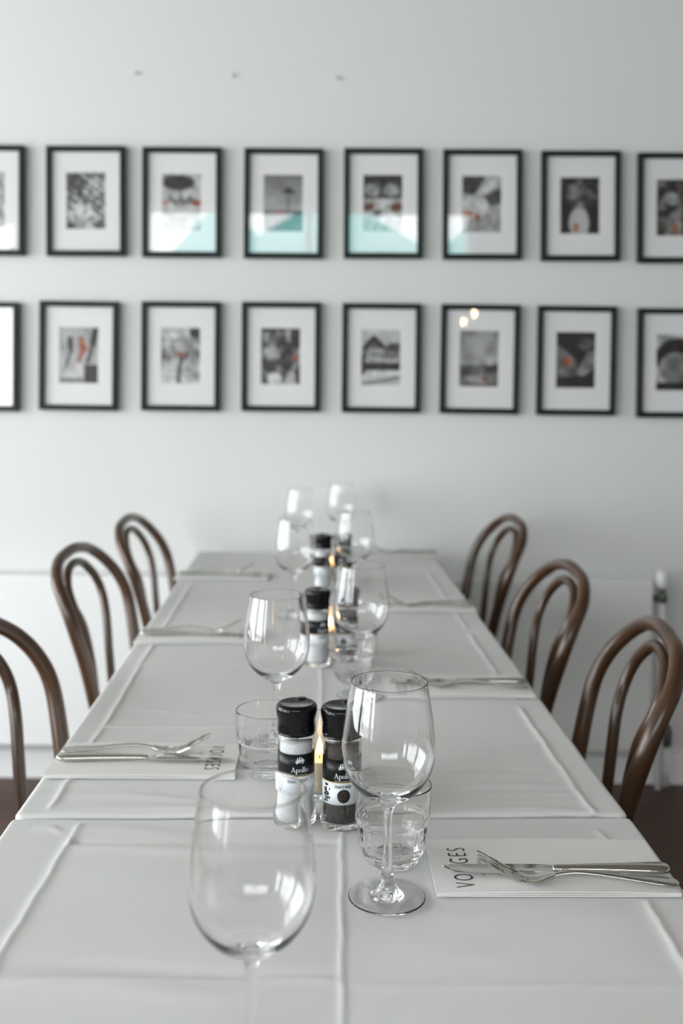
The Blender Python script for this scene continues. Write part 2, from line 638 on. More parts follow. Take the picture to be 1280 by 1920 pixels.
class Canvas:
    def __init__(s, bgc, seed):
        s.rng = np.random.RandomState(seed)
        yy, xx = np.mgrid[0:PH, 0:PW]
        s.x = (xx + 0.5) / PW
        s.y = (yy + 0.5) / PH          # 0 = top
        s.a = np.ones((PH, PW, 3)) * bgc

    def put(s, m, c, k=1.0):
        c = np.array(c if hasattr(c, '__len__') else (c, c, c))
        m = np.clip(m, 0, 1)[..., None] * k
        s.a = s.a * (1 - m) + c * m
        return s

    def ell(s, cx, cy, rx, ry, c, k=1.0, rot=0.0):
        dx, dy = s.x - cx, (s.y - cy) * PH / PW
        u = dx * math.cos(rot) + dy * math.sin(rot)
        v = -dx * math.sin(rot) + dy * math.cos(rot)
        d = np.sqrt((u / rx) ** 2 + (v / (ry * PH / PW)) ** 2)
        return s.put((1 - d) * min(rx, ry) * 30 + 0.5, c, k)

    def rect(s, x0, x1, y0, y1, c, k=1.0):
        return s.put(((s.x >= x0) & (s.x <= x1) & (s.y >= y0) & (s.y <= y1)).astype(float), c, k)

    def poly(s, pts, c, k=1.0):
        ins = np.zeros(s.x.shape, bool)
        n = len(pts)
        for i in range(n):
            (x0, y0), (x1, y1) = pts[i], pts[(i + 1) % n]
            if y0 == y1:
                continue
            cr = ((y0 > s.y) != (y1 > s.y)) & (s.x < (x1 - x0) * (s.y - y0) / (y1 - y0) + x0)
            ins ^= cr
        return s.put(ins.astype(float), c, k)

    def line(s, x0, y0, x1, y1, w, c, k=1.0):
        dx, dy = x1 - x0, y1 - y0
        t = np.clip(((s.x - x0) * dx + (s.y - y0) * dy) / (dx * dx + dy * dy), 0, 1)
        d = np.hypot(s.x - x0 - t * dx, (s.y - y0 - t * dy) * 1.43)
        return s.put((w - d) * 46 + 0.5, c, k)

    def noise(s, n, amp, y0=0.0, y1=1.0, x0=0.0, x1=1.0):
        g = s.rng.rand(int(n * 1.43) + 2, n + 2) - 0.5
        fx = s.x * n
        fy = s.y * n * 1.43
        ix, iy = fx.astype(int), fy.astype(int)
        tx, ty = fx - ix, fy - iy
        v = (g[iy, ix] * (1 - tx) * (1 - ty) + g[iy, ix + 1] * tx * (1 - ty)
             + g[iy + 1, ix] * (1 - tx) * ty + g[iy + 1, ix + 1] * tx * ty)
        m = ((s.y >= y0) & (s.y <= y1) & (s.x >= x0) & (s.x <= x1))
        s.a = s.a + (v * m * 2 * amp)[..., None]
        return s

    def grad(s, y0, y1, c0, c1):
        t = np.clip((s.y - y0) / (y1 - y0), 0, 1)
        m = (s.y >= y0) & (s.y <= y1)
        for k in range(3):
            s.a[..., k] = np.where(m, c0 + (c1 - c0) * t, s.a[..., k])
        return s


OR = (0.60, 0.30, 0.18)
BR = (0.38, 0.22, 0.15)


def paint(key):
    c = Canvas(0.6, sum(ord(q) * 7 for q in key))
    if key == 'aerial':
        for i in range(-3, 9):
            c.line(-0.2, i * 0.13 - 0.35, 1.2, i * 0.13 + 0.42, 0.028, 0.28 + 0.1 * (i % 2), 0.8)
        c.poly([(0, 0.05), (0, 0.32), (0.36, 0.48), (0.55, 0.2), (0.3, 0)], 0.2, 0.75)
        c.poly([(0.5, 0), (1, 0), (1, 0.2)], 0.25, 0.6)
        c.ell(0.45, 0.75, 0.4, 0.22, 0.72, 0.7).ell(0.05, 0.96, 0.16, 0.09, 0.12).noise(16, 0.28).noise(8, 0.12)
    elif key == 'parasol':
        c.grad(0, 1, 0.66, 0.74).noise(10, 0.12, 0, 0.3)
        c.rect(0.46, 0.49, 0.2, 0.6, 0.3).ell(0.42, 0.17, 0.38, 0.13, 0.14).ell(0.42, 0.12, 0.36, 0.07, 0.22, 0.6)
        for i in range(9):
            c.ell(0.2 + 0.08 * i, 0.45 + 0.03 * (i % 3), 0.045, 0.06, 0.3 + 0.1 * (i % 2), 0.8)
        c.ell(0.86, 0.52, 0.13, 0.045, OR).ell(0.09, 0.52, 0.07, 0.035, OR, 0.8)
        c.rect(0, 1, 0.62, 1, 0.66, 0.8).noise(8, 0.1)
    elif key == 'beach':
        c.grad(0, 0.66, 0.42, 0.68).rect(0, 1, 0.66, 1, 0.42)
        c.poly([(0.42, 0.34), (0.62, 0.22), (0.86, 0.34)], 0.1).line(0.62, 0.3, 0.62, 0.66, 0.015, 0.25)
        c.rect(0, 1, 0.64, 0.70, 0.12).ell(0.42, 0.67, 0.10, 0.035, OR).noise(6, 0.06)
    elif key == 'terrace':
        c.grad(0, 0.42, 0.2, 0.3).rect(0, 1, 0.42, 1, 0.68)
        c.ell(0.25, 0.28, 0.2, 0.11, 0.6).ell(0.7, 0.28, 0.2, 0.11, 0.58)
        c.ell(0.15, 0.57, 0.14, 0.07, BR).ell(0.84, 0.57, 0.15, 0.08, BR).ell(0.35, 0.68, 0.12, 0.06, 0.3)
        c.ell(0.5, 0.5, 0.16, 0.08, 0.75).noise(12, 0.14)
    elif key == 'tables':
        c.poly([(0, 0), (0.6, 0), (0.35, 0.35), (0, 0.3)], 0.25).ell(0.3, 0.55, 0.36, 0.2, 0.74)
        c.line(0.35, 0.38, 1.0, 0.02, 0.09, 0.72).poly([(0.55, 0.36), (1, 0.2), (1, 0.5), (0.7, 0.52)], 0.32)
        c.ell(0.16, 0.66, 0.14, 0.045, OR, 0.8).ell(0.4, 0.72, 0.07, 0.05, OR, 0.8).noise(10, 0.10)
    elif key == 'crowd':
        c.rect(0, 1, 0, 1, 0.28).noise(8, 0.3)
        c.ell(0.15, 0.75, 0.22, 0.3, 0.1).ell(0.85, 0.75, 0.2, 0.28, 0.1).ell(0.48, 0.8, 0.25, 0.27, 0.7)
        c.ell(0.5, 0.5, 0.1, 0.06, 0.55).ell(0.4, 0.88, 0.07, 0.09, OR, 0.7).ell(0.0, 0.85, 0.06, 0.08, OR, 0.7)
    elif key == 'guests':
        c.rect(0, 1, 0, 1, 0.32).noise(7, 0.3).ell(0.4, 0.35, 0.16, 0.12, 0.55).ell(0.5, 0.75, 0.2, 0.2, 0.5)
        c.ell(0.48, 0.86, 0.08, 0.08, OR, 0.8).ell(0.0, 0.9, 0.08, 0.08, OR, 0.8).ell(0.85, 0.7, 0.2, 0.25, 0.14).noise(12, 0.12)
    elif key == 'leap':
        c.grad(0, 1, 0.6, 0.74).noise(6, 0.08)
        c.line(0.28, 0.22, 0.3, 0.42, 0.06, 0.12).line(0.3, 0.42, 0.2, 0.66, 0.035, 0.15).line(0.28, 0.4, 0.16, 0.75, 0.02, 0.4)
        c.line(0.55, 0.22, 0.6, 0.44, 0.06, OR).line(0.58, 0.42, 0.5, 0.6, 0.04, OR).line(0.6, 0.3, 0.7, 0.4, 0.03, OR)
        c.line(0.92, 0.05, 0.84, 0.3, 0.08, 0.12).line(0.84, 0.3, 0.72, 0.62, 0.04, 0.15)
        c.rect(0.62, 1, 0.66, 1, 0.2).rect(0, 0.6, 0.9, 1, 0.5).noise(14, 0.06)
    elif key == 'garden':
        c.grad(0, 0.45, 0.72, 0.62).grad(0.45, 1, 0.6, 0.72).noise(6, 0.14)
        c.rect(0, 1, 0.2, 0.25, 0.5, 0.6).ell(0.86, 0.1, 0.14, 0.1, 0.16).line(0.95, 0.1, 0.95, 0.3, 0.02, 0.2)
        for i in range(7):
            c.ell(0.06 + 0.15 * i, 0.48 + 0.05 * (i % 2), 0.07, 0.09, 0.3 + 0.08 * (i % 3), 0.85)
        c.line(0.5, 0.6, 0.44, 0.95, 0.05, 0.35).ell(0.5, 0.48, 0.09, 0.04, OR, 0.8).noise(14, 0.12)
    elif key == 'party':
        c.rect(0, 1, 0, 1, 0.42).noise(7, 0.34).rect(0, 0.4, 0, 0.08, 0.15).rect(0.75, 1, 0, 0.35, 0.18)
        c.ell(0.65, 0.55, 0.16, 0.24, 0.2).ell(0.3, 0.45, 0.16, 0.12, 0.6).ell(0.85, 0.53, 0.07, 0.05, OR)
        c.ell(0.35, 0.9, 0.18, 0.12, 0.75).ell(0.75, 0.9, 0.12, 0.14, 0.7).ell(0.98, 0.85, 0.1, 0.2, 0.1).noise(14, 0.14)
    elif key == 'house':
        c.rect(0, 1, 0, 1, 0.72).noise(6, 0.06)
        c.poly([(0.05, 0.3), (0.32, 0.1), (0.62, 0.3), (0.98, 0.32), (1, 0.72), (0.02, 0.72)], 0.42)
        c.poly([(0.02, 0.34), (0.34, 0.1), (0.66, 0.36), (0.58, 0.38), (0.34, 0.2), (0.1, 0.38)], 0.15)
        c.poly([(0.62, 0.26), (1, 0.26), (1, 0.38), (0.7, 0.4)], 0.25).rect(0.2, 0.56, 0.36, 0.52, 0.7)
        for i in range(4):
            c.rect(0.24 + 0.08 * i, 0.28 + 0.08 * i, 0.39, 0.5, 0.25)
        c.rect(0.02, 1, 0.53, 0.58, 0.7).rect(0.02, 1, 0.6, 0.73, 0.14).rect(0, 0.1, 0.45, 0.8, 0.12)
        c.poly([(0, 0.95), (1, 0.8), (1, 0.88), (0, 1)], 0.4, 0.7).noise(14, 0.14, 0.2, 0.85)
    elif key == 'clouds':
        c.grad(0, 0.6, 0.5, 0.62).grad(0.6, 1, 0.42, 0.5).noise(4, 0.16, 0, 0.65)
        c.line(0.4, 0.55, 0.8, 0.0, 0.12, 0.66, 0.5).ell(0.15, 0.72, 0.2, 0.08, 0.3).ell(0.85, 0.68, 0.2, 0.07, 0.25)
        c.ell(0.5, 0.86, 0.3, 0.06, 0.66, 0.8).ell(0.65, 0.86, 0.10, 0.03, BR).rect(0, 1, 0.95, 1, 0.3).noise(9, 0.12, 0.55, 1)
    elif key == 'night':
        c.rect(0, 1, 0, 1, 0.07).poly([(0, 0.2), (0.5, 0.5), (0.6, 0.75), (0, 0.82)], 0.42)
        c.poly([(0.5, 0.75), (0.8, 0.36), (1, 0.3), (1, 0.62), (0.7, 0.78)], 0.5).ell(0.75, 0.22, 0.2, 0.12, 0.25)
        c.ell(0.3, 0.53, 0.11, 0.07, OR).noise(8, 0.12).noise(5, 0.08)
    elif key == 'dome':
        c.rect(0, 1, 0, 1, 0.68).ell(0.55, 0.42, 0.55, 0.34, 0.1).ell(0.5, 0.6, 0.4, 0.28, 0.5)
        c.rect(0, 1, 0.85, 1, 0.08).noise(6, 0.16)
    else:
        c.noise(8, 0.3)
    return np.clip((c.a - 0.45) * 1.15 + 0.43, 0.02, 0.84)


def picture(corners, key, label):
    """corners: photo pixels of the outer frame corners tl, tr, bl, br (the wall gives the distance)"""
    FY = WALL_Y - 0.022
    P = [Vector((a, 0, b)) for a, b in (ony(x, y, FY) for x, y in corners)]
    c = (P[0] + P[1] + P[2] + P[3]) / 4
    wd = ((P[1] - P[0]).length + (P[3] - P[2]).length) / 2
    ht = ((P[0] - P[2]).length + (P[1] - P[3]).length) / 2
    up = ((P[0] - P[2]) + (P[1] - P[3])).normalized()
    rt = ((P[1] - P[0]) + (P[3] - P[2])).normalized()
    ang = (math.atan2(rt.z, rt.x) + math.atan2(-up.x, up.z)) / 2
    FW = 0.252
    FH = 0.349
    root = bpy.data.objects.new('picture_frame', None)
    COL.objects.link(root)
    root.location = (c.x, WALL_Y, c.z)
    root.rotation_euler = (0, -ang, 0)
    tag(root, label, 'picture', 'black framed pictures on the wall')
    hw, hh, b, dep = FW / 2, FH / 2, 0.0175, 0.024
    # moulding: mitred profile swept round the rectangle
    prof = [(0, -0.002), (0, -dep + 0.002), (0.002, -dep), (b - 0.002, -dep), (b, -dep + 0.002), (b, -0.010), (b, -0.002)]
    V = []
    for sx, sz in ((-1, -1), (1, -1), (1, 1), (-1, 1)):
        for q, y in prof:
            V.append((sx * (hw - q), y, sz * (hh - q)))
    n = len(prof)
    Fc = []
    for i in range(4):
        j = (i + 1) % 4
        for k in range(n):
            l = (k + 1) % n
            Fc.append((i * n + k, j * n + k, j * n + l, i * n + l))
    link('moulding', mesh('moulding', V, Fc), root, 'frame_black')
    iw, ih = hw - b, hh - b
    pw, ph = 0.0635, 0.0905
    cx, cz = -0.001, 0.002
    # mount board with a bevelled opening
    V = [(-iw, -0.0125, -ih), (iw, -0.0125, -ih), (iw, -0.0125, ih), (-iw, -0.0125, ih)]
    V += [(cx + sx * pw, -0.0125, cz + sz * ph) for sx, sz in ((-1, -1), (1, -1), (1, 1), (-1, 1))]
    V += [(cx + sx * (pw - 0.0015), -0.0110, cz + sz * (ph - 0.0015)) for sx, sz in ((-1, -1), (1, -1), (1, 1), (-1, 1))]
    V += [(-iw, -0.0108, -ih), (iw, -0.0108, -ih), (iw, -0.0108, ih), (-iw, -0.0108, ih)]
    Fc = []
    for i in range(4):
        j = (i + 1) % 4
        Fc += [(i, j, 4 + j, 4 + i), (4 + i, 4 + j, 8 + j, 8 + i), (8 + i, 8 + j, 12 + j, 12 + i), (12 + i, 12 + j, j, i)]
    link('mount_board', mesh('mount_board', V, Fc), root, 'mat_board')
    # the print: colour per point of a fine grid
    A = paint(key)
    V = []
    for r in range(PH):
        for q in range(PW):
            V.append((cx - pw + 2 * pw * q / (PW - 1), -0.0112, cz + ph - 2 * ph * r / (PH - 1)))
    Fc = []
    for r in range(PH - 1):
        for q in range(PW - 1):
            k = r * PW + q
            Fc.append((k, k + PW, k + PW + 1, k + 1))
    me = mesh('photo_print', V, Fc)
    at = me.attributes.new('print', 'FLOAT_COLOR', 'POINT')
    lin = np.where(A <= 0.04045, A / 12.92, ((A + 0.055) / 1.055) ** 2.4)
    buf = np.ones((PH * PW, 4), np.float32)
    buf[:, :3] = lin.reshape(-1, 3)
    at.data.foreach_set('color', buf.ravel())
    link('photo_print', me, root, 'photo_print')
    MB().box(-iw, iw, -0.0150, -0.0132, -ih, ih).build('glass_pane', 'pane', root)
    MB().box(-iw, iw, -0.0105, -0.003, -ih, ih).build('backing_board', 'backing', root)


def fr(x0, x1, y0, y1, lt=0.0, lb=0.0, s=1.6):
    return [(x0, y0 - s / 2), (x1, y0 + s / 2), (x0 + lb, y1 - s / 2), (x1 + lb, y1 + s / 2)]


PICS = [
    (fr(-103, 44, 273, 476), 'other', 'black framed picture cut off at the left edge of the upper row'),
    (fr(86.5, 233.5, 275.5, 477, 0, .5, .6), 'aerial', 'upper row picture of a diagonal striped aerial view, second from the left'),
    (fr(267, 413.5, 277, 480), 'parasol', 'upper row picture of people under one big dark parasol'),
    (fr(459, 605, 278.5, 483, 0, -1.5), 'beach', 'upper row picture of a small dark parasol on grey beach'),
    (fr(645.5, 791.5, 278.5, 483), 'terrace', 'upper row picture of a terrace with two pale round parasols'),
    (fr(831.5, 977.5, 281, 484.5, 0, 0), 'tables', 'upper row picture of pale round tables with orange spots'),
    (fr(1015.5, 1162, 284, 487, 0, .5), 'crowd', 'upper row picture of a crowd around a pale figure'),
    (fr(1197, 1343, 288, 490.5), 'guests', 'black framed picture cut off at the right edge of the upper row'),
    (fr(-113, 34, 568, 768, 0, -1), 'other', 'black framed picture cut off at the left edge of the lower row'),
    (fr(74.5, 221.5, 566.5, 767, 0, -2.5), 'leap', 'lower row picture of leaping figures, the middle one orange'),
    (fr(265.5, 412, 567.5, 768, 0, -1), 'garden', 'lower row picture of a pale garden gathering, second whole one'),
    (fr(453.5, 600, 568, 769.5, 0, -1), 'party', 'lower row picture of a busy party with orange spot right'),
    (fr(642.5, 789, 571, 771, 0, -2), 'house', 'lower row picture of a gabled house behind a fence'),
    (fr(829, 975, 572.5, 774, 0, -5), 'clouds', 'lower row picture of a cloudy landscape with lamp reflections'),
    (fr(1010, 1156, 576, 776, 0, -4), 'night', 'lower row picture of pale shapes on a black ground'),
    (fr(1197, 1343, 580.5, 780.5, 0, -2), 'dome', 'black framed picture cut off at the right edge of the lower row'),
]
for cn, key, lab in PICS:
    picture(cn, key, lab)

# ------------------------------------------------------------------ tables and cloths
TZ = 0.76                                # top of the cloth
TA = 0.0305                              # the table run is turned by this angle
HWID = 0.366
C0 = Vector((-0.016, 1.2))
UX = Vector((math.cos(TA), math.sin(TA)))
VX = Vector((-math.sin(TA), math.cos(TA)))


def tw(u, v):
    """table coordinates (u across, v along, v=0 at the joint) -> world"""
    p = C0 + UX * u + VX * v
    return p.x, p.y


def wt(x, y):
    d = Vector((x, y)) - C0
    return d.dot(UX), d.dot(VX)


def pxt(x, y, z=None):
    return wt(*onz(x, y, TZ if z is None else z))


def smooth(d, w_):
    return np.exp(-(d / w_) ** 2)


def make_cloth(name, label, v0, v1, creases, seed, open_ends, wrinkles, er, tuck=False):
    rng = np.random.RandomState(seed)
    nu = 280
    nv = int((v1 - v0) / 0.0045)
    us = np.linspace(-HWID + er, HWID - er, nu)
    vv = np.linspace(v0 + er, v1 - er, nv)
    U, V = np.meshgrid(us, vv)
    Z = np.zeros_like(U)
    for (ua, va, ub, vb, amp, wid) in creases:
        dx, dy = ub - ua, vb - va
        L2 = dx * dx + dy * dy
        t = ((U - ua) * dx + (V - va) * dy) / L2
        fade = np.clip((t + 0.02) / 0.06, 0, 1) * np.clip((1.02 - t) / 0.06, 0, 1)
        tt = np.clip(t, 0, 1)
        wob = 0.0007 * np.sin(tt * 23 + seed) + 0.0004 * np.sin(tt * 57)
        d = ((U - ua) * dy - (V - va) * dx) / math.sqrt(L2) + wob
        Z += amp * fade * (np.exp(-np.abs(d) / wid) - 0.18 * np.exp(-(d / (wid * 5)) ** 2))
    for (ua, va, ub, vb, amp, wid) in wrinkles:
        dx, dy = ub - ua, vb - va
        L2 = dx * dx + dy * dy
        t = ((U - ua) * dx + (V - va) * dy) / L2
        d = ((U - ua) * dy - (V - va) * dx) / math.sqrt(L2) + 0.006 * np.sin(t * 6 + ua * 40)
        Z += amp * np.clip(1 - (2 * t - 1) ** 2, 0, 1) * np.exp(-(d / wid) ** 2)
    Z += 0.0005 * np.sin(U * 19 + 3 * np.sin(V * 5 + seed)) * np.sin(V * 13 + seed)
    Z += 0.0003 * np.sin(V * 61 + 4 * np.sin(U * 7)) * np.sin(U * 11 + V * 4)
    Z = np.maximum(Z, -0.002)
    if tuck:                                  # the near end of this cloth bulges a little where it tucks into the joint
        Z += 0.0010 * np.exp(-((V - v0) / 0.030) ** 2)
    verts = []
    for j in range(nv):
        for i in range(nu):
            x, y = tw(U[j, i], V[j, i])
            verts.append((x, y, TZ + Z[j, i]))
    faces = []
    for j in range(nv - 1):
        for i in range(nu - 1):
            k = j * nu + i
            faces.append((k, k + 1, k + nu + 1, k + nu))
    # perimeter, then the rounded edge and the hanging skirt
    loop = [(i, 0) for i in range(nu)] + [(nu - 1, j) for j in range(1, nv)] \
        + [(i, nv - 1) for i in range(nu - 2, -1, -1)] + [(0, j) for j in range(nv - 2, 0, -1)]
    prev = [j * nu + i for i, j in loop]
    n = len(loop)
    rows = [(er * (math.sin(a)), er * (1 - math.cos(a))) for a in (R(22), R(45), R(68), R(90))]
    rows += [(er, er + q) for q in (0.02, 0.06, 0.11, 0.17, 0.23, 0.245)]
    per = 0.0
    pos = []
    for q, (i, j) in enumerate(loop):
        pos.append((U[j, i], V[j, i]))
    cum = [0.0]
    for q in range(1, n):
        cum.append(cum[-1] + math.hypot(pos[q][0] - pos[q - 1][0], pos[q][1] - pos[q - 1][1]))
    for (out, drop) in rows:
        cur = []
        for q, (i, j) in enumerate(loop):
            u, v = pos[q]
            nx = (1 if i == nu - 1 else 0) - (1 if i == 0 else 0)
            ny = (1 if j == nv - 1 else 0) - (1 if j == 0 else 0)
            l = math.hypot(nx, ny)
            s = cum[q]
            amp = 0.0 if (ny and not open_ends) else 0.022
            rip = amp * min(1, max(0, (drop - er)) / 0.2) * (0.5 + 0.5 * math.sin(s * 26 + 1.6 * math.sin(s * 7 + seed)))
            o_ = (out + rip)
            if tuck and j == 0 and drop > er * 0.99:
                o_ -= min(0.007, 0.0035 + (drop - er) * 0.5)
            x, y = tw(u + nx / l * o_, v + ny / l * o_)
            cur.append(len(verts))
            verts.append((x, y, TZ - drop + (Z[j, i] if drop < er * 1.01 else 0)))
        for q in range(n):
            p = (q + 1) % n
            faces.append((prev[q], cur[q], cur[p], prev[p]))
        prev = cur
    o = link(name, mesh(name, verts, faces), None, 'cloth', True)
    return tag(o, label, 'tablecloth', 'white tablecloths')


def make_table(label, v0, v1, cols):
    x, y = tw(0, (v0 + v1) / 2)
    root = thing('dining_table', label, 'table', (x, y, 0), TA, 'dining tables under white cloths')
    hv = (v1 - v0) / 2
    MB().box(-HWID + 0.004, HWID - 0.004, -hv + 0.004, hv - 0.004, TZ - 0.034, TZ - 0.0045, 0.01).build('table_top', 'table_wood', root)
    for c in cols:
        dv = c - (v0 + v1) / 2
        MB().lathe([(0, 0.03), (0.035, 0.03), (0.032, 0.1), (0.03, 0.68), (0.05, TZ - 0.036), (0, TZ - 0.036)], 24,
                   c=(-0.05, dv)).build('pedestal_column', 'iron', root, True)
        MB().box(-0.22, 0.12, dv - 0.035, dv + 0.035, 0, 0.032, 0.006).build('pedestal_foot', 'iron', root)


V_NEAR0 = -0.92
make_table('near dining table under a white cloth, closest to the camera', V_NEAR0, -0.004, [-0.45])
make_table('far dining table under a white cloth, reaching to the wall', 0.014, 1.985, [0.70, 1.45])


def cr(x0, y0, x1, y1, amp=0.0022, wid=0.004):
    a = pxt(x0, y0)
    b = pxt(x1, y1)
    return (*a, *b, amp, wid)


near_cr = [cr(641, 1548, 641, 1985, 0.0018, 0.0022), cr(133, 1572, -60, 1890, 0.0022, 0.004),
           cr(133, 1580, 640, 1580, -0.0022, 0.004), cr(-60, 1838, 640, 1838, 0.0026, 0.006),
           cr(640, 1850, 1400, 1850, 0.0016, 0.006), cr(1118, 1556, 1152, 1590, 0.0022, 0.004),
           cr(1210, 1688, 1300, 1835, 0.0030, 0.0045), cr(128, 1585, 150, 1545, 0.002, 0.004)]
near_wr = [cr(80, 1555, 420, 1562, 0.0012, 0.012), cr(700, 1790, 1250, 1780, 0.0009, 0.02),
           cr(-60, 1818, 640, 1822, -0.0024, 0.010), cr(-60, 1858, 700, 1858, 0.0020, 0.014), cr(120, 1594, 650, 1594, 0.0018, 0.009), cr(850, 1592, 1200, 1582, 0.0010, 0.008),
           cr(60, 1555, 132, 1558, 0.0016, 0.004)]
far_cr = [cr(94, 1518, 192, 1365, 0.0026, 0.004), cr(196, 1362, 262, 1250, 0.0030, 0.004), cr(262, 1248, 372, 1075, 0.0026, 0.004),
          cr(198, 1362, 600, 1362, 0.0026, 0.004), cr(266, 1243, 600, 1245, 0.0022, 0.004), cr(345, 1105, 600, 1108, 0.0020, 0.004),
          cr(603, 1240, 603, 1525, 0.0016, 0.004), cr(612, 1060, 606, 1240, 0.0014, 0.004),
          cr(604, 1492, 1100, 1488, 0.0014, 0.004), cr(606, 1252, 960, 1252, 0.0014, 0.004), cr(612, 1110, 880, 1112, 0.0014, 0.004),
          cr(1130, 1552, 972, 1325, 0.0030, 0.004), cr(965, 1312, 880, 1190, 0.0028, 0.004), cr(876, 1180, 800, 1070, 0.0022, 0.004)]
far_wr = [cr(80, 1520, 600, 1522, 0.0030, 0.012), cr(810, 1522, 1160, 1522, 0.0022, 0.010), cr(120, 1492, 440, 1498, 0.0016, 0.008),
          cr(640, 1420, 1040, 1400, 0.0014, 0.012), cr(820, 1370, 1020, 1340, 0.0012, 0.010), cr(800, 1480, 1090, 1470, 0.0016, 0.008),
          cr(230, 1330, 420, 1340, 0.0010, 0.010), cr(300, 1310, 440, 1305, 0.0010, 0.012), cr(750, 1440, 1060, 1450, -0.0012, 0.010),
          cr(990, 1400, 1070, 1380, 0.0014, 0.006)]
make_cloth('tablecloth', 'white creased tablecloth on the near table with a long middle fold', V_NEAR0, -0.002, near_cr, 1, False, near_wr, 0.005)
make_cloth('tablecloth', 'white creased tablecloth on the far table running up to the wall', 0.0035, 1.987, far_cr, 2, False, far_wr, 0.007, True)


# ------------------------------------------------------------------ bentwood chairs
def chair_meshes():
    fr_ = (0, .24, .48, .68, .80, .895, .965, .992, 1)
    xs = (.138, .153, .171, .188, .181, .155, .1015, .0440, 0)
    ys = (.167, .186, .206, .229, .252, .279, .297, .300, .300)
    half = [(.162, -.255, 0.0), (.150, -.208, .22)] + [(x, -y, .44 + f * .4508) for x, y, f in zip(xs, ys, fr_)]
    full = half + [(-x, y, z) for x, y, z in half[-2::-1]]
    pts = catmull(full, 7)
    n = len(pts)
    rr = []
    for p in pts:
        z = p[2]
        rr.append(0.0125 + 0.0035 * min(1, z / 0.3) if z < 0.5 else 0.0160 - 0.0033 * (z - 0.5) / 0.39)
    d = {}
    d['back_frame'] = (MB().tube(pts, rr, 14).mesh('back_frame'), 'bentwood', True)
    xs = (.056, .057, .062, .078, .095, .088, .058, .030, 0)
    ys = (.210, .223, .234, .247, .264, .280, .292, .296, .297)
    half = [(x, -y, .445 + f * .413) for x, y, f in zip(xs, ys, fr_)]
    full = half + [(-x, y, z) for x, y, z in half[-2::-1]]
    d['back_hoop'] = (MB().tube(catmull(full, 7), 0.0100, 12).mesh('back_hoop'), 'bentwood', True)
    ring = [(0.19, 0.435), (0.205, 0.432), (0.212, 0.442), (0.212, 0.456), (0.205, 0.465), (0.19, 0.462), (0.185, 0.452), (0.19, 0.435)]
    d['seat_frame'] = (MB().lathe(ring, 48).mesh('seat_frame'), 'bentwood', True)
    d['seat'] = (MB().lathe([(0, .448), (.186, .452), (.189, .458), (.18, .462), (0, .456)], 48).mesh('seat'), 'cane', True)
    d['leg_ring'] = (MB().tube([(0.165 * math.cos(a), 0.165 * math.sin(a) - 0.01, 0.24) for a in np.linspace(0, 2 * PI, 41)], 0.009, 10).mesh('leg_ring'),
                     'bentwood', True)
    for s in (-1, 1):
        p = catmull([(s * .155, .145, .435), (s * .165, .160, .25), (s * .178, .185, 0)], 5)
        d['leg', s] = (MB().tube(p, [0.0165 - 0.004 * i / len(p) for i in range(len(p))], 12).mesh('leg'), 'bentwood', True)
    return d


CH = chair_meshes()


def chair(bx, by, face, label):
    """(bx, by): middle of the chair back just above the table edge; face: direction the sitter looks"""
    off = 0.222
    x = bx + math.cos(face) * off
    y = by + math.sin(face) * off
    root = thing('bentwood_chair', label, 'chair', (x, y, 0), face - PI / 2, 'bentwood chairs along the table')
    for k, (me, m, s) in CH.items():
        link(k[0] if isinstance(k, tuple) else k, me, root, m, s)


CHAIRS = [
    (0.4375, 1.6308, PI - .0557, 'dark bentwood chair nearest the camera on the right side of the table'),
    (0.4187, 2.1977, PI + .0861, 'dark bentwood chair in the middle of the right side of the table'),
    (0.4357, 3.0200, PI + .1311, 'dark bentwood chair on the right of the table closest to the wall'),
    (-0.5063, 1.5697, -.0992, 'dark bentwood chair cut by the left picture edge, nearest on that side'),
    (-0.5425, 2.3647, -.0966, 'dark bentwood chair in the middle of the left side of the table'),
    (-0.5330, 2.9383, -.067, 'dark bentwood chair on the left of the table closest to the wall'),
]
for c in CHAIRS:
    chair(*c)

# ------------------------------------------------------------------ wine glasses
def wine_meshes():
    foot = [(0, 0.0005), (0.020, 0.0004), (0.0345, 0.0001), (0.0366, 0.0), (0.0373, 0.0), (0.0382, 0.0003), (0.0387, 0.0009), (0.0385, 0.0015),
            (0.0378, 0.0019), (0.0370, 0.0020), (0.0360, 0.00204)]
    out_ = [(0.0345, 0.00208), (0.0260, 0.0023), (0.0190, 0.0026), (0.0165, 0.0034), (0.0138, 0.0060), (0.0094, 0.0120),
            (0.0060, 0.0225), (0.0045, 0.040), (0.0040, 0.060), (0.0042, 0.078), (0.0056, 0.0885), (0.0100, 0.0955), (0.0180, 0.1000),
            (0.0294, 0.1080), (0.0384, 0.1190), (0.0438, 0.1310), (0.0462, 0.1440), (0.0464, 0.1560), (0.0450, 0.1720),
            (0.0424, 0.1900), (0.0398, 0.2050), (0.0380, 0.2155)]
    rim = [(0.0380, 0.2162), (0.0375, 0.2166), (0.0370, 0.2162)]
    inn = [(0.0370, 0.2155), (0.0388, 0.2050), (0.0414, 0.1900), (0.0440, 0.1720), (0.0454, 0.1560), (0.0452, 0.1440),
           (0.0427, 0.1315), (0.0371, 0.1200), (0.0276, 0.1102), (0.0150, 0.1036), (0.0, 0.1018)]
    i1 = catmull(inn, 5)
    prof = foot + catmull(out_, 5) + rim + i1[:-1] + [(0, inn[-1][1])]
    prof = [(max(0, r), z) for r, z in prof]
    return MB().lathe(prof, 72).mesh('wine_glass'), MB


WG = wine_meshes()[0]


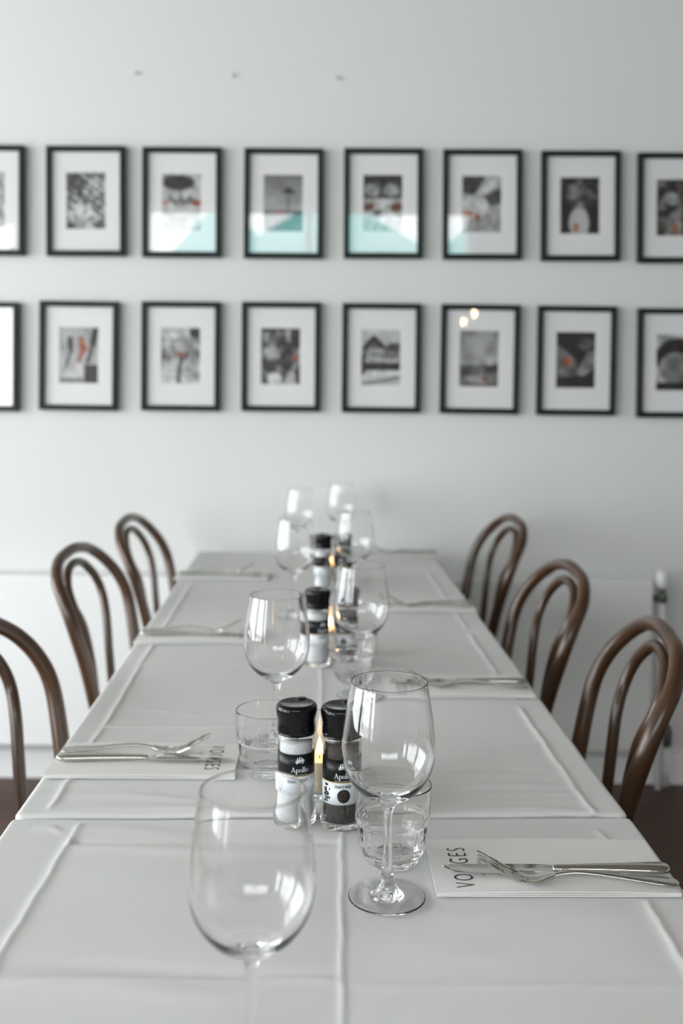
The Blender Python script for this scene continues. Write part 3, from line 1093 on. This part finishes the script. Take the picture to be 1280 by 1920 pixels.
def wine_glass(px, D, label):
    """px: photo column of the foot's middle, D: distance along the view from the places on the cloth"""
    # the row that puts the foot at distance D on the cloth
    y = 730 + (HC - TZ) * F / D
    for _ in range(6):
        X, Y = onz(px, y, TZ)
        y += (1 / D - 1 / Y) * (HC - TZ) * F
    X, Y = onz(px, y, TZ)
    o = link('wine_glass', WG, None, 'crystal', True)
    o.location = (X, Y, TZ + 0.0014)
    return tag(o, label, 'wine glass', 'empty wine glasses on the table')


GLASSES = [
    (469, 0.732, 'blurred empty wine glass in the foreground on the left half of table'),
    (725, 1.008, 'sharp empty wine glass beside the nearest napkin, gold lettering on bowl'),
    (517, 1.430, 'empty wine glass behind the white salt grinder and left tumbler'),
    (675, 1.680, 'empty wine glass right of the middle grinder pair'),
    (551, 2.270, 'empty wine glass left of the farthest grinder pair'),
    (663, 2.420, 'empty wine glass right of the farthest grinder pair'),
    (561, 2.960, 'empty wine glass near the wall, left of the last two'),
    (638, 3.130, 'empty wine glass closest to the wall, farthest of all'),
]
glass_objs = [wine_glass(*g) for g in GLASSES]


def bowl_r(z):
    pts = [(0.1080, 0.0294), (0.1190, 0.0384), (0.1310, 0.0438), (0.1440, 0.0462), (0.1560, 0.0464), (0.1720, 0.0450), (0.19, 0.0424), (0.205, .0398)]
    return float(np.interp(z, [p[0] for p in pts], [p[1] for p in pts]))


V2, F2 = text2d('VOOGES', 0.0105, 0.9, -0.015, 1.15)
me_v = []
for x, y in V2:
    z = 0.1540 + y
    r = bowl_r(z) + 0.0003
    a = R(22) + x / r
    me_v.append((r * math.cos(a), r * math.sin(a), z))
lg = link('lettering', mesh('lettering', me_v, F2), glass_objs[1], 'logo_gold')
tag(lg, 'small gold lettering VOOGES')


# ------------------------------------------------------------------ tumblers
def tumbler_mesh():
    out_ = [(0.0, 0.0015), (0.0200, 0.0012), (0.0245, 0.0), (0.0262, 0.0008), (0.0285, 0.0040), (0.0318, 0.0105), (0.0322, 0.0112), (0.0326, 0.0112),
            (0.0350, 0.0190), (0.0352, 0.0200), (0.0357, 0.0200), (0.0368, 0.0300), (0.0376, 0.0400), (0.0380, 0.0440), (0.0386, 0.0452),
            (0.0400, 0.0462), (0.0404, 0.0480), (0.0400, 0.0500), (0.0404, 0.0640), (0.0410, 0.0800), (0.0411, 0.0828), (0.0412, 0.0838), (0.0408, 0.0848),
            (0.0402, 0.0850), (0.0399, 0.0842), (0.0398, 0.0832), (0.0396, 0.0800), (0.0389, 0.0640), (0.0380, 0.0480), (0.0358, 0.0380), (0.0335, 0.0230),
            (0.0300, 0.0150), (0.0240, 0.0110), (0.0120, 0.0095), (0.0, 0.0092)]
    # add rows for the ribs
    prof = []
    for a, b in zip(out_[:-1], out_[1:]):
        prof.append(a)
        if abs(a[1] - b[1]) > 0.006:
            prof.append(((a[0] + b[0]) / 2, (a[1] + b[1]) / 2))
    prof.append(out_[-1])
    mid = [id(p) for p in prof]

    segs = 180
    k_outer = max(i for i, p in enumerate(prof) if p[1] >= 0.0849)

    def rib(a):
        q = (a / (2 * PI) * 15) % 1.0
        return 0.0007 * math.exp(-((q - 0.5) / 0.05) ** 2)
    m = MB()
    cnt = {'i': -1}
    # build by rows so only the outer lower wall carries ribs
    V = []
    rows = []
    for i, (r, z) in enumerate(prof):
        if r <= 1e-9:
            rows.append([len(V)] * segs)
            V.append((0, 0, z))
            continue
        rows.append(list(range(len(V), len(V) + segs)))
        for s in range(segs):
            a = 2 * PI * s / segs
            rr = r
            if i < k_outer and 0.010 < z < 0.0445:
                rr -= rib(a)
            V.append((rr * math.cos(a), rr * math.sin(a), z))
    Fc = []
    for a, b in zip(rows[:-1], rows[1:]):
        for i in range(segs):
            j = (i + 1) % segs
            g = []
            for k in (a[i], a[j], b[j], b[i]):
                if k not in g:
                    g.append(k)
            if len(g) >= 3:
                Fc.append(tuple(g))
    return mesh('water_tumbler', V, Fc)


TUM = tumbler_mesh()
for px, py, rz, lab in ((735, 1617, 0.1, 'ribbed clear water tumbler right behind the sharp wine glass'),
                        (500, 1451, 0.5, 'clear water tumbler on the left, partly behind the white salt grinder'),
                        (662, 1277, 0.9, 'clear water tumbler farthest away, right of the middle salt grinder')):
    X, Y = onz(px, py, TZ)
    o = link('water_tumbler', TUM, None, 'crystal', True)
    o.location = (X, Y, TZ + 0.0014)
    o.rotation_euler = (0, 0, rz)
    tag(o, lab, 'tumbler', 'water tumblers on the table')

# ------------------------------------------------------------------ salt and pepper grinders
JR = 0.0212                       # jar radius under the label


def grinder_meshes():
    d = {}
    jar = [(0.0, 0.0012), (0.0195, 0.0010), (0.0220, 0.0), (0.0234, 0.0012), (0.0238, 0.0045), (0.0234, 0.0100), (0.0224, 0.0190), (0.0214, 0.0280),
           (JR, 0.0340), (JR, 0.0990), (0.0208, 0.1025), (0.0218, 0.1042), (0.0218, 0.1062), (0.0205, 0.1085), (0.0190, 0.1100), (0.0180, 0.1100)]
    inn = [(0.0180, 0.1070), (0.0190, 0.0990), (JR - 0.0020, 0.0940), (JR - 0.0020, 0.0340), (0.0198, 0.0260), (0.0208, 0.0160), (0.0212, 0.0090),
           (0.0200, 0.0062), (0.0, 0.0058)]
    d['jar'] = MB().lathe(jar + inn, 48).mesh('jar')
    e = 0.0003
    d['fill_low'] = [(0.0, 0.0058 + e), (0.0200 - e, 0.0062 + e), (0.0212 - e, 0.0090), (0.0208 - e, 0.0160), (0.0198 - e, 0.0260), (JR - 0.0020 - e, 0.0340),
                     (JR - 0.0020 - e, 0.0940), (0.0188, 0.0970), (0.012, 0.0980), (0, 0.0985)]
    cap = [(0.0, 0.104), (0.0186, 0.104), (0.0192, 0.1068), (0.0222, 0.1070), (0.0226, 0.1078), (0.0223, 0.1120), (0.0220, 0.1170), (0.0222, 0.1210), (0.0232, 0.1250),
           (0.0241, 0.1295), (0.0243, 0.1335), (0.0235, 0.1368), (0.0217, 0.1388), (0.0195, 0.1396), (0.0170, 0.1391), (0.0, 0.1382)]
    d['cap'] = MB().lathe(cap[:4] + catmull(cap[4:15], 3)[:-1] + cap[14:], 48).mesh('cap')
    m = MB()
    m.lathe([(0, 0.1360), (0.0060, 0.1360), (0.0072, 0.1385), (0.0060, 0.1400), (0, 0.1404)], 24, c=(0.0085, 0.0150))
    d['tab'] = m.mesh('flip_tab')
    d['fill'] = MB().lathe(d['fill_low'], 40).mesh('contents')
    return d


GR = grinder_meshes()


def band(r, z0, z1, a0=-PI, a1=PI, n=64, th=0.0003):
    m = MB()
    V = []
    for i in range(n + 1):
        a = a0 + (a1 - a0) * i / n
        for rr, z in ((r, z0), (r + th, z0), (r + th, z1), (r, z1)):
            V.append((rr * math.sin(a), -rr * math.cos(a), z))
    Fc = []
    for i in range(n):
        for k in range(4):
            l = (k + 1) % 4
            Fc.append((i * 4 + k, (i + 1) * 4 + k, (i + 1) * 4 + l, i * 4 + l))
    return m.add(V, Fc)


def disc2d(cx, cy, rx, ry, n=20, rings=1):
    V = [(cx, cy)]
    Fc = []
    for k in range(1, rings + 1):
        V += [(cx + rx * k / rings * math.cos(2 * PI * i / n), cy + ry * k / rings * math.sin(2 * PI * i / n)) for i in range(n)]
    for i in range(n):
        j = (i + 1) % n
        Fc.append((0, 1 + i, 1 + j))
        for k in range(1, rings):
            a, b = 1 + (k - 1) * n, 1 + k * n
            Fc.append((a + i, b + i, b + j, a + j))
    return V, Fc


class Art:
    """flat artwork later wrapped round a jar"""
    def __init__(s):
        s.v = []
        s.f = []

    def add(s, vf):
        V, Fc = vf
        k = len(s.v)
        s.v += V
        s.f += [tuple(i + k for i in f) for f in Fc]
        return s

    def poly(s, pts):
        return s.add((list(pts), [tuple(range(len(pts)))]))

    def stroke(s, pts, w0):
        """polyline with a constant width"""
        P = [np.array(p, float) for p in pts]
        V = []
        for i, p in enumerate(P):
            t = P[min(i + 1, len(P) - 1)] - P[max(i - 1, 0)]
            t = t / (np.linalg.norm(t) + 1e-12)
            nn = np.array((-t[1], t[0]))
            ww = w0[i] if hasattr(w0, '__len__') else w0
            V += [tuple(p + nn * ww / 2), tuple(p - nn * ww / 2)]
        return s.add((V, [(2 * i, 2 * i + 1, 2 * i + 3, 2 * i + 2) for i in range(len(P) - 1)]))

    def shifted(s, dx, dy, k=1.0):
        return [(x * k + dx, y * k + dy) for x, y in s.v], s.f


def serif_word():
    """the name in thick-and-thin serif capitals and small letters; x-height 1"""
    A = Art()
    thick, thin = 0.24, 0.085

    def serif(x, y, w_=0.42):
        A.poly([(x - w_ / 2, y - 0.04), (x + w_ / 2, y - 0.04), (x + w_ / 2, y + 0.04), (x - w_ / 2, y + 0.04)])
    # A
    A.stroke([(0.10, 0), (0.62, 1.62)], thin * 1.2)
    A.stroke([(0.56, 1.62), (1.16, 0)], thick)
    A.stroke([(0.26, 0.52), (0.98, 0.52)], thin)
    serif(0.10, 0.04, 0.46)
    serif(1.14, 0.04, 0.56)
    x = 1.50

    def ring(cx, cy, rx, ry, a0=0.0, a1=2 * PI):
        n = 28
        P, W = [], []
        for i in range(n + 1):
            a = a0 + (a1 - a0) * i / n
            P.append((cx + rx * math.cos(a), cy + ry * math.sin(a)))
            W.append(thin + (thick - thin) * abs(math.cos(a)) ** 1.5)
        A.stroke(P, W)
    # p
    A.stroke([(x + 0.16, 1.0), (x + 0.16, -0.52)], thick)
    serif(x + 0.16, -0.50)
    serif(x + 0.06, 0.98, 0.26)
    ring(x + 0.50, 0.50, 0.36, 0.46, -2.6, 2.6)
    x += 1.06
    ring(x + 0.46, 0.5, 0.38, 0.46)
    x += 0.96
    for _ in range(2):
        A.stroke([(x + 0.2, 1.66), (x + 0.2, 0)], thick)
        serif(x + 0.2, 0.04, 0.5)
        serif(x + 0.1, 1.64, 0.28)
        x += 0.50
    ring(x + 0.44, 0.5, 0.38, 0.46)
    x += 0.9
    for i in range(len(A.v)):
        A.v[i] = (A.v[i][0] - x / 2, A.v[i][1])
    return A


def ship():
    A = Art()
    A.poly([(-1.0, -0.25), (-0.8, -0.62), (0.62, -0.62), (1.0, -0.2), (0.4, -0.34), (-0.5, -0.34)])
    for cx, h in ((-0.52, 0.62), (-0.08, 0.80), (0.36, 0.70)):
        A.poly([(cx - 0.20, -0.26), (cx + 0.18, -0.26), (cx + 0.22, 0.12), (cx + 0.13, h * 0.45), (cx - 0.15, h * 0.45), (cx - 0.13, 0.1)])
        A.poly([(cx - 0.13, h * 0.52), (cx + 0.13, h * 0.52), (cx + 0.10, h), (cx - 0.08, h)])
        A.stroke([(cx, h), (cx, h + 0.16)], 0.05)
    A.poly([(0.60, -0.22), (1.08, 0.0), (0.58, 0.62)])
    A.poly([(-0.98, -0.2), (-0.78, -0.24), (-0.72, 0.3)])
    return A


WORD = serif_word()
SHIP = ship()
TAGL = text2d('MASTER OF CREATION', 0.0016, 1.0, 0, 1.2)
T_SALT = text2d('KEUKENZOUT', 0.0046, 0.62, 0.02)
T_PEP = text2d('ZWARTE PEPER', 0.0046, 0.62, 0.02)
LBL = {}


def label_meshes(kind):
    if kind in LBL:
        return LBL[kind]
    r = JR + 0.0001
    top0, top1 = (0.0605, 0.0850) if kind == 'salt' else (0.0565, 0.0815)
    low0 = 0.0400 if kind == 'salt' else 0.0300
    d = {}
    d['label_top'] = (band(r, top0, top1).mesh('label_top'), 'label_black')
    d['gold_stripe'] = (band(r, top0 - 0.0011, top0).mesh('gold_stripe'), 'label_gold')
    d['label_lower'] = (band(r, low0, top0 - 0.0011).mesh('label_lower'), 'label_white')
    ra = r + 0.0005
    zt = top1 - (0.0080 if kind == 'salt' else 0.0085)
    a = Art()
    a.add(SHIP.shifted(0, zt + 0.0008, 0.0053))
    me = mesh('ship_emblem', wrap([(x, y) for x, y in a.v], ra, 0, 0), a.f)
    d['ship_emblem'] = (me, 'label_white')
    a = Art()
    a.add(WORD.shifted(0, top0 + 0.0040, 0.0037))
    d['brand_lettering'] = (mesh('brand_lettering', wrap(a.v, ra, 0, 0), a.f), 'label_white')
    a = Art()
    a.add(([(x, y + top0 + 0.0012) for x, y in TAGL[0]], TAGL[1]))
    d['tagline'] = (mesh('tagline', wrap(a.v, ra, 0, 0), a.f), 'label_white')
    V, Fc = T_SALT if kind == 'salt' else T_PEP
    d['name_lettering'] = (mesh('name_lettering', wrap([(x, y + top0 - 0.0058) for x, y in V], ra, 0, 0), Fc), 'ink')
    a = Art()
    if kind == 'salt':
        P = []
        for i in range(33):
            t = 2 * PI * i / 32
            P.append((-0.0215 + 0.0035 * math.sin(t) * (0.75 + 0.25 * math.cos(t + PI)), 0.0485 - 0.0062 * math.cos(t)))
        a.stroke(P, 0.0006)
        d['outline_mark'] = (mesh('outline_mark', wrap(a.v, ra, 0, 0), a.f), 'ink_grey')
    else:
        a.add(disc2d(0.0012, 0.0403, 0.0078, 0.0078, 36, 6))
        d['round_mark'] = (mesh('round_mark', wrap(a.v, ra, 0, 0), a.f), 'peppercorn')
        a = Art()
        rng = random.Random(5)
        for i in range(30):
            x = -0.0245 + abs(rng.gauss(0, 1)) * 0.0038
            y = 0.0430 + rng.gauss(0, 0.0055)
            y = min(0.0520, max(0.0335, y))
            a.add(disc2d(x, y, rng.uniform(0.0010, 0.0019), rng.uniform(0.0010, 0.0019), 10))
        d['berry_marks'] = (mesh('berry_marks', wrap(a.v, ra + 0.0001, 0, 0), a.f), 'ink')
    LBL[kind] = d
    return d


def grinder(kind, px, py, turn, label):
    X, Y = onz(px, py, TZ)
    root = thing('%s_grinder' % kind, label, 'grinder', (X, Y, TZ + 0.0012), turn, 'salt and pepper grinders')
    j = link('jar', GR['jar'], root, 'jar_glass', True)
    me = GR['fill'].copy()
    me.materials.clear()
    link('contents', me, root, 'salt' if kind == 'salt' else 'peppercorn', True)
    cap = link('cap', GR['cap'], root, 'cap_black', True)
    link('flip_tab', GR['tab'], cap, 'cap_black', True)
    top = None
    for k, (me, m) in label_meshes(kind).items():
        if k in ('label_top', 'label_lower'):
            o = link(k, me, root, m, True)
            if k == 'label_top':
                top = o
            else:
                low = o
    for k, (me, m) in label_meshes(kind).items():
        if k in ('ship_emblem', 'brand_lettering', 'tagline', 'gold_stripe'):
            link(k, me, top, m)
        elif k not in ('label_top', 'label_lower'):
            link(k, me, low, m)


grinder('salt', 554, 1540, R(14), 'salt grinder with black cap and white label, nearest of the salt grinders')
grinder('pepper', 638, 1546, R(6), 'pepper grinder with black cap, nearest of the dark filled grinders')
grinder('salt', 594, 1247, R(30), 'salt grinder with black cap in the middle pair, by the second candle')
grinder('pepper', 648, 1243, R(-20), 'pepper grinder with black cap in the middle pair, behind wine glass')
grinder('salt', 604, 1106, R(40), 'salt grinder with black cap in the farthest pair, between wine glasses')
grinder('pepper', 641, 1104, R(-10), 'pepper grinder with black cap in the farthest pair, behind wine glass')

# ------------------------------------------------------------------ candles in glass holders
hol = [(0.0, 0.0010), (0.022, 0.0008), (0.026, 0.0), (0.0282, 0.0015), (0.0288, 0.006), (0.0292, 0.05), (0.0298, 0.094), (0.0296, 0.0955), (0.0288, 0.0962),
       (0.0280, 0.0955), (0.0276, 0.094), (0.0270, 0.05), (0.0264, 0.012), (0.024, 0.0085), (0.0, 0.0080)]
can = [(0.0, 0.0084), (0.0230, 0.0088), (0.0240, 0.0110), (0.0244, 0.0450), (0.0236, 0.0468), (0.0200, 0.0462), (0.0100, 0.0445), (0.0, 0.0442)]
fl = catmull([(0.0, 0.0485), (0.0024, 0.0510), (0.0035, 0.0550), (0.0031, 0.0600), (0.0017, 0.0650), (0.0, 0.0695)], 4)
CM = [('holder_glass', MB().lathe(hol, 48).mesh('holder_glass'), 'jar_glass'), ('candle', MB().lathe(can, 40).mesh('candle'), 'wax'),
      ('wick', MB().tube([(0, 0, 0.0435), (0.0004, 0, 0.048), (0.0012, 0, 0.0525)], 0.0007, 8).mesh('wick'), 'wick'),
      ('flame', MB().lathe([(max(0, r), z) for r, z in fl], 16).mesh('flame'), 'flame')]
for px, py, lab in ((598, 1489, 'burning candle in a glass holder behind the nearest grinder pair'),
                    (619, 1224, 'burning candle in a glass holder behind the middle grinder pair'),
                    (619, 1091, 'burning candle in a glass holder behind the farthest grinder pair')):
    X, Y = onz(px, py, TZ)
    root = thing('candle_holder', lab, 'candle', (X, Y, TZ + 0.0012), 0, 'candles along the middle of the table')
    for n_, me, m in CM:
        link(n_, me, root, m, True)

# ------------------------------------------------------------------ napkins and cutlery
NL, NW, NT = 0.246, 0.121, 0.0042


def napkin_mesh():
    m = MB()
    nx, ny = 24, 12
    for layer in range(3):
        z0 = NT * layer / 3
        z1 = NT * (layer + 0.86) / 3
        ins = 0.0012 * (2 - layer) * 0.4
        V = []
        for top in (0, 1):
            for j in range(ny + 1):
                for i in range(nx + 1):
                    x = (-0.5 + i / nx) * (NL - ins)
                    y = (-0.5 + j / ny) * (NW - ins)
                    z = (z1 if top else z0)
                    z += 0.0008 * layer * math.sin(math.pi * i / nx) * (0.4 + 0.6 * (j / ny - 0.5) ** 2 * 4)
                    V.append((x, y, z))
        N = (nx + 1) * (ny + 1)
        Fc = []
        for j in range(ny):
            for i in range(nx):
                k = j * (nx + 1) + i
                Fc.append((k, k + nx + 1, k + nx + 2, k + 1))
                Fc.append((N + k, N + k + 1, N + k + nx + 2, N + k + nx + 1))
        rim = [(i, 0) for i in range(nx + 1)] + [(nx, j) for j in range(1, ny + 1)] + [(i, ny) for i in range(nx - 1, -1, -1)] + [(0, j) for j in range(ny - 1, 0, -1)]
        rim = [j * (nx + 1) + i for i, j in rim]
        for a, b in zip(rim, rim[1:] + rim[:1]):
            Fc.append((a, b, N + b, N + a))
        m.add(V, Fc)
    return m.mesh('napkin')


def nap_z(x, y):
    i = x / NL + 0.5
    j = y / NW
    return NT * 2.86 / 3 + 0.0016 * math.sin(math.pi * min(1, max(0, i))) * (0.4 + 0.6 * j * j * 4)


NAP = napkin_mesh()


def napkin_text():
    a = Art()
    V, Fc = text2d('VOOGES', 0.0290, 0.66, -0.010, 1.30)
    a.add((V, Fc))
    V2_, F2_ = text2d('RESTAURANTS', 0.0058, 1.0, -0.01, 1.15)
    b = Art()
    b.add((V2_, F2_))
    # lettering runs along +y of the napkin, its head towards -x
    big = [(-0.0905 - y, x - 0.006, 0) for x, y in a.v]
    sml = [(-0.0700 - y, x - 0.006, 0) for x, y in b.v]
    lift = lambda P: [(x, y, nap_z(x, y) + 0.0004) for x, y, _ in P]
    return mesh('lettering', lift(big), a.f), mesh('small_lettering', lift(sml), b.f)


TXT, TXS = napkin_text()


def loft(sections, cap=True):
    """sections: list of rings (same count)"""
    m = MB()
    V = []
    n = len(sections[0])
    for s in sections:
        V += s
    Fc = []
    for i in range(len(sections) - 1):
        for k in range(n):
            l = (k + 1) % n
            Fc.append((i * n + k, i * n + l, (i + 1) * n + l, (i + 1) * n + k))
    if cap:
        Fc.append(tuple(range(n))[::-1])
        Fc.append(tuple((len(sections) - 1) * n + k for k in range(n)))
    return m.add(V, Fc)


def oval(x, yc, zc, hw, ht, n=16, p=1.0):
    out = []
    for k in range(n):
        a = 2 * PI * k / n
        c, s = math.cos(a), math.sin(a)
        out.append((x, yc + hw * math.copysign(abs(c) ** p, c), zc + ht * math.copysign(abs(s) ** p, s)))
    return out


def knife_meshes():
    # along x: tip at -0.118, handle end at +0.118 ; lies flat, edge towards -y
    H = [(-0.004, .0045, .0030), (0.004, .0052, .0036), (0.012, .0050, .0036), (0.030, .0056, .0040), (0.060, .0072, .0046), (0.085, .0090, .0050), (0.103, .0102, .0050),
         (0.112, .0094, .0045), (0.1165, .0066, .0034), (0.1185, .0020, .0012)]
    hp = catmull(H, 4)
    hand = loft([oval(x, 0, 0.0050, max(.0005, w_), max(.0004, t)) for x, w_, t in hp])
    # blade
    B = [(-0.1180, 0.0052, 0.0066), (-0.112, -0.0010, 0.0076), (-0.100, -0.0062, 0.0082), (-0.080, -0.0096, 0.0086), (-0.050, -0.0104, 0.0086), (-0.020, -0.0090, 0.0080), (-0.008, -0.0060, 0.0064),
         (-0.001, -0.0040, 0.0044)]
    bp = catmull(B, 4)
    secs = []
    for x, y0, y1 in bp:
        th = 0.0010
        ym = (y0 + y1) / 2
        secs.append([(x, y0, 0.0046), (x, ym, 0.0046 - th * .8), (x, y1, 0.0046 - th), (x, y1, 0.0046 + th), (x, ym, 0.0046 + th * .8)])
    return hand.mesh('handle'), loft(secs).mesh('blade')


def fork_profile(s):
    """z of the middle of the fork along x (tips at -0.1)"""
    P = [(-0.100, 0.0275), (-0.085, 0.0185), (-0.070, 0.0100), (-0.058, 0.0048), (-0.048, 0.0030), (-0.036, 0.0046), (-0.024, 0.0088), (-0.010, 0.0118), (0.010, 0.0120),
         (0.040, 0.0092), (0.070, 0.0062), (0.090, 0.0044), (0.102, 0.0036)]
    xs = [p[0] for p in P]
    zs = [p[1] for p in P]
    return float(np.interp(s, xs, zs))


def fork_meshes():
    H = [(-0.024, .0040, .0018), (-0.012, .0034, .0020), (0.005, .0034, .0022), (0.030, .0046, .0022), (0.060, .0070, .0022), (0.085, .0094, .0022), (0.096, .0096, .0020), (0.101, .0074, .0016),
         (0.1035, .0020, .0008)]
    hp = catmull(H, 5)
    # smooth centre line
    zf = lambda x: sum(fork_profile(x + d) for d in (-.009, -.0045, 0, .0045, .009)) / 5
    hand = loft([oval(x, 0, zf(x), max(.0005, w_), max(.0004, t)) for x, w_, t in hp])
    # head: root plate
    Hd = [(-0.022, .0042, .0016), (-0.030, .0072, .0013), (-0.038, .0104, .0011), (-0.048, .0118, .0010), (-0.056, .0120, .0010), (-0.058, .0120, .0010)]
    secs = []
    for x, w_, t in catmull(Hd, 4):
        ring = []
        for k in range(9):
            y = -w_ + 2 * w_ * k / 8
            dish = 0.0016 * (y / 0.012) ** 2
            ring.append((x, y, zf(x) + t + dish))
        for k in range(8, -1, -1):
            y = -w_ + 2 * w_ * k / 8
            dish = 0.0016 * (y / 0.012) ** 2
            ring.append((x, y, zf(x) - t + dish))
        secs.append(ring)
    root = loft(secs)
    tines = []
    for yc in (-0.0102, -0.0034, 0.0034, 0.0102):
        secs = []
        for i in range(11):
            t = i / 10
            x = -0.0565 - 0.0435 * t
            hw = 0.0019 * (1 - 0.55 * t ** 2)
            th = 0.0010 * (1 - 0.3 * t)
            z = zf(x) + 0.0016 * (yc / 0.012) ** 2
            y = yc * (1 - 0.05 * t)
            secs.append([(x, y - hw, z - th), (x, y + hw, z - th), (x, y + hw, z + th), (x, y - hw, z + th)])
        tines.append(loft(secs).mesh('tine'))
    return hand.mesh('handle'), root.mesh('head'), tines


KN = knife_meshes()
FK = fork_meshes()


def setting(side, wx, wy, ang, words, flip=False, full=True, fa=0.0, dxk=0.0, dxf=0.0, dyk=0.006, dyf=-0.018):
    """napkin with knife and fork; (wx, wy) = middle of the napkin, ang = its turn; local +x points to the diner's table edge"""
    rz = ang + (0 if side > 0 else PI)
    nap = thing('napkin', 'folded white napkin under knife and fork, ' + words, 'napkin', (wx, wy, TZ + 0.0016), rz, 'folded napkins at the places')
    link('folded_paper', NAP, nap, 'napkin', False)
    link('lettering', TXT, nap, 'ink')
    link('small_lettering', TXS, nap, 'ink_grey')
    M = Matrix.Translation((wx, wy, TZ + 0.0016)) @ Matrix.Rotation(rz, 4, 'Z')
    zt = NT + 0.0016
    p = M @ Vector((0.0 + dxk, dyk, zt - 0.0006))
    kn = thing('table_knife', 'polished steel table knife lying on the napkin ' + words, 'knife', p, rz + 0.004, 'knives on the napkins')
    link('handle', KN[0], kn, 'silver', True)
    link('blade', KN[1], kn, 'silver', False)
    p = M @ Vector((0.016 + dxf, dyf, zt - 0.0008))
    fk = thing('table_fork', 'polished steel fork on the napkin ' + words, 'fork', p, rz + fa, 'forks on the napkins')
    link('handle', FK[0], fk, 'silver', True)
    hd = link('head', FK[1], fk, 'silver', True)
    for t in FK[2]:
        link('tine', t, hd, 'silver', False)


def nap_from(side, x_edge, y_near, **kw):
    """side +1: pixel of the near right corner ; -1: near left corner"""
    X, Y = onz(x_edge, y_near, TZ)
    u = UX * side
    c = Vector((X, Y)) - u * (NL / 2) + VX * (NW / 2)
    return c.x, c.y


S = setting
cx, cy = nap_from(1, 1278, 1684)
S(1, cx, cy, TA - 0.012, 'nearest on the right side', fa=-0.045, dxk=0.006, dxf=0.005, dyk=-0.020, dyf=-0.043)
cx, cy = nap_from(1, 1004, 1311)
S(1, cx, cy, TA, 'second on the right side', fa=-0.05, dxk=0.004)
cx, cy = nap_from(1, 894, 1150)
S(1, cx, cy, TA, 'third on the right side', fa=-0.05, dxk=0.004)
cx, cy = nap_from(1, 825, 1047)
S(1, cx, cy, TA, 'closest to the wall on the right side', fa=-0.04)
cx, cy = nap_from(-1, 80, 1463)
S(-1, cx, cy, TA - 0.02, 'nearest on the left side', fa=-0.03, dyk=0.010)
cx, cy = nap_from(-1, 250, 1209)
S(-1, cx, cy, TA, 'second on the left side', fa=-0.04)
cx, cy = nap_from(-1, 325, 1089)
S(-1, cx, cy, TA, 'closest to the wall on the left side', fa=-0.04)
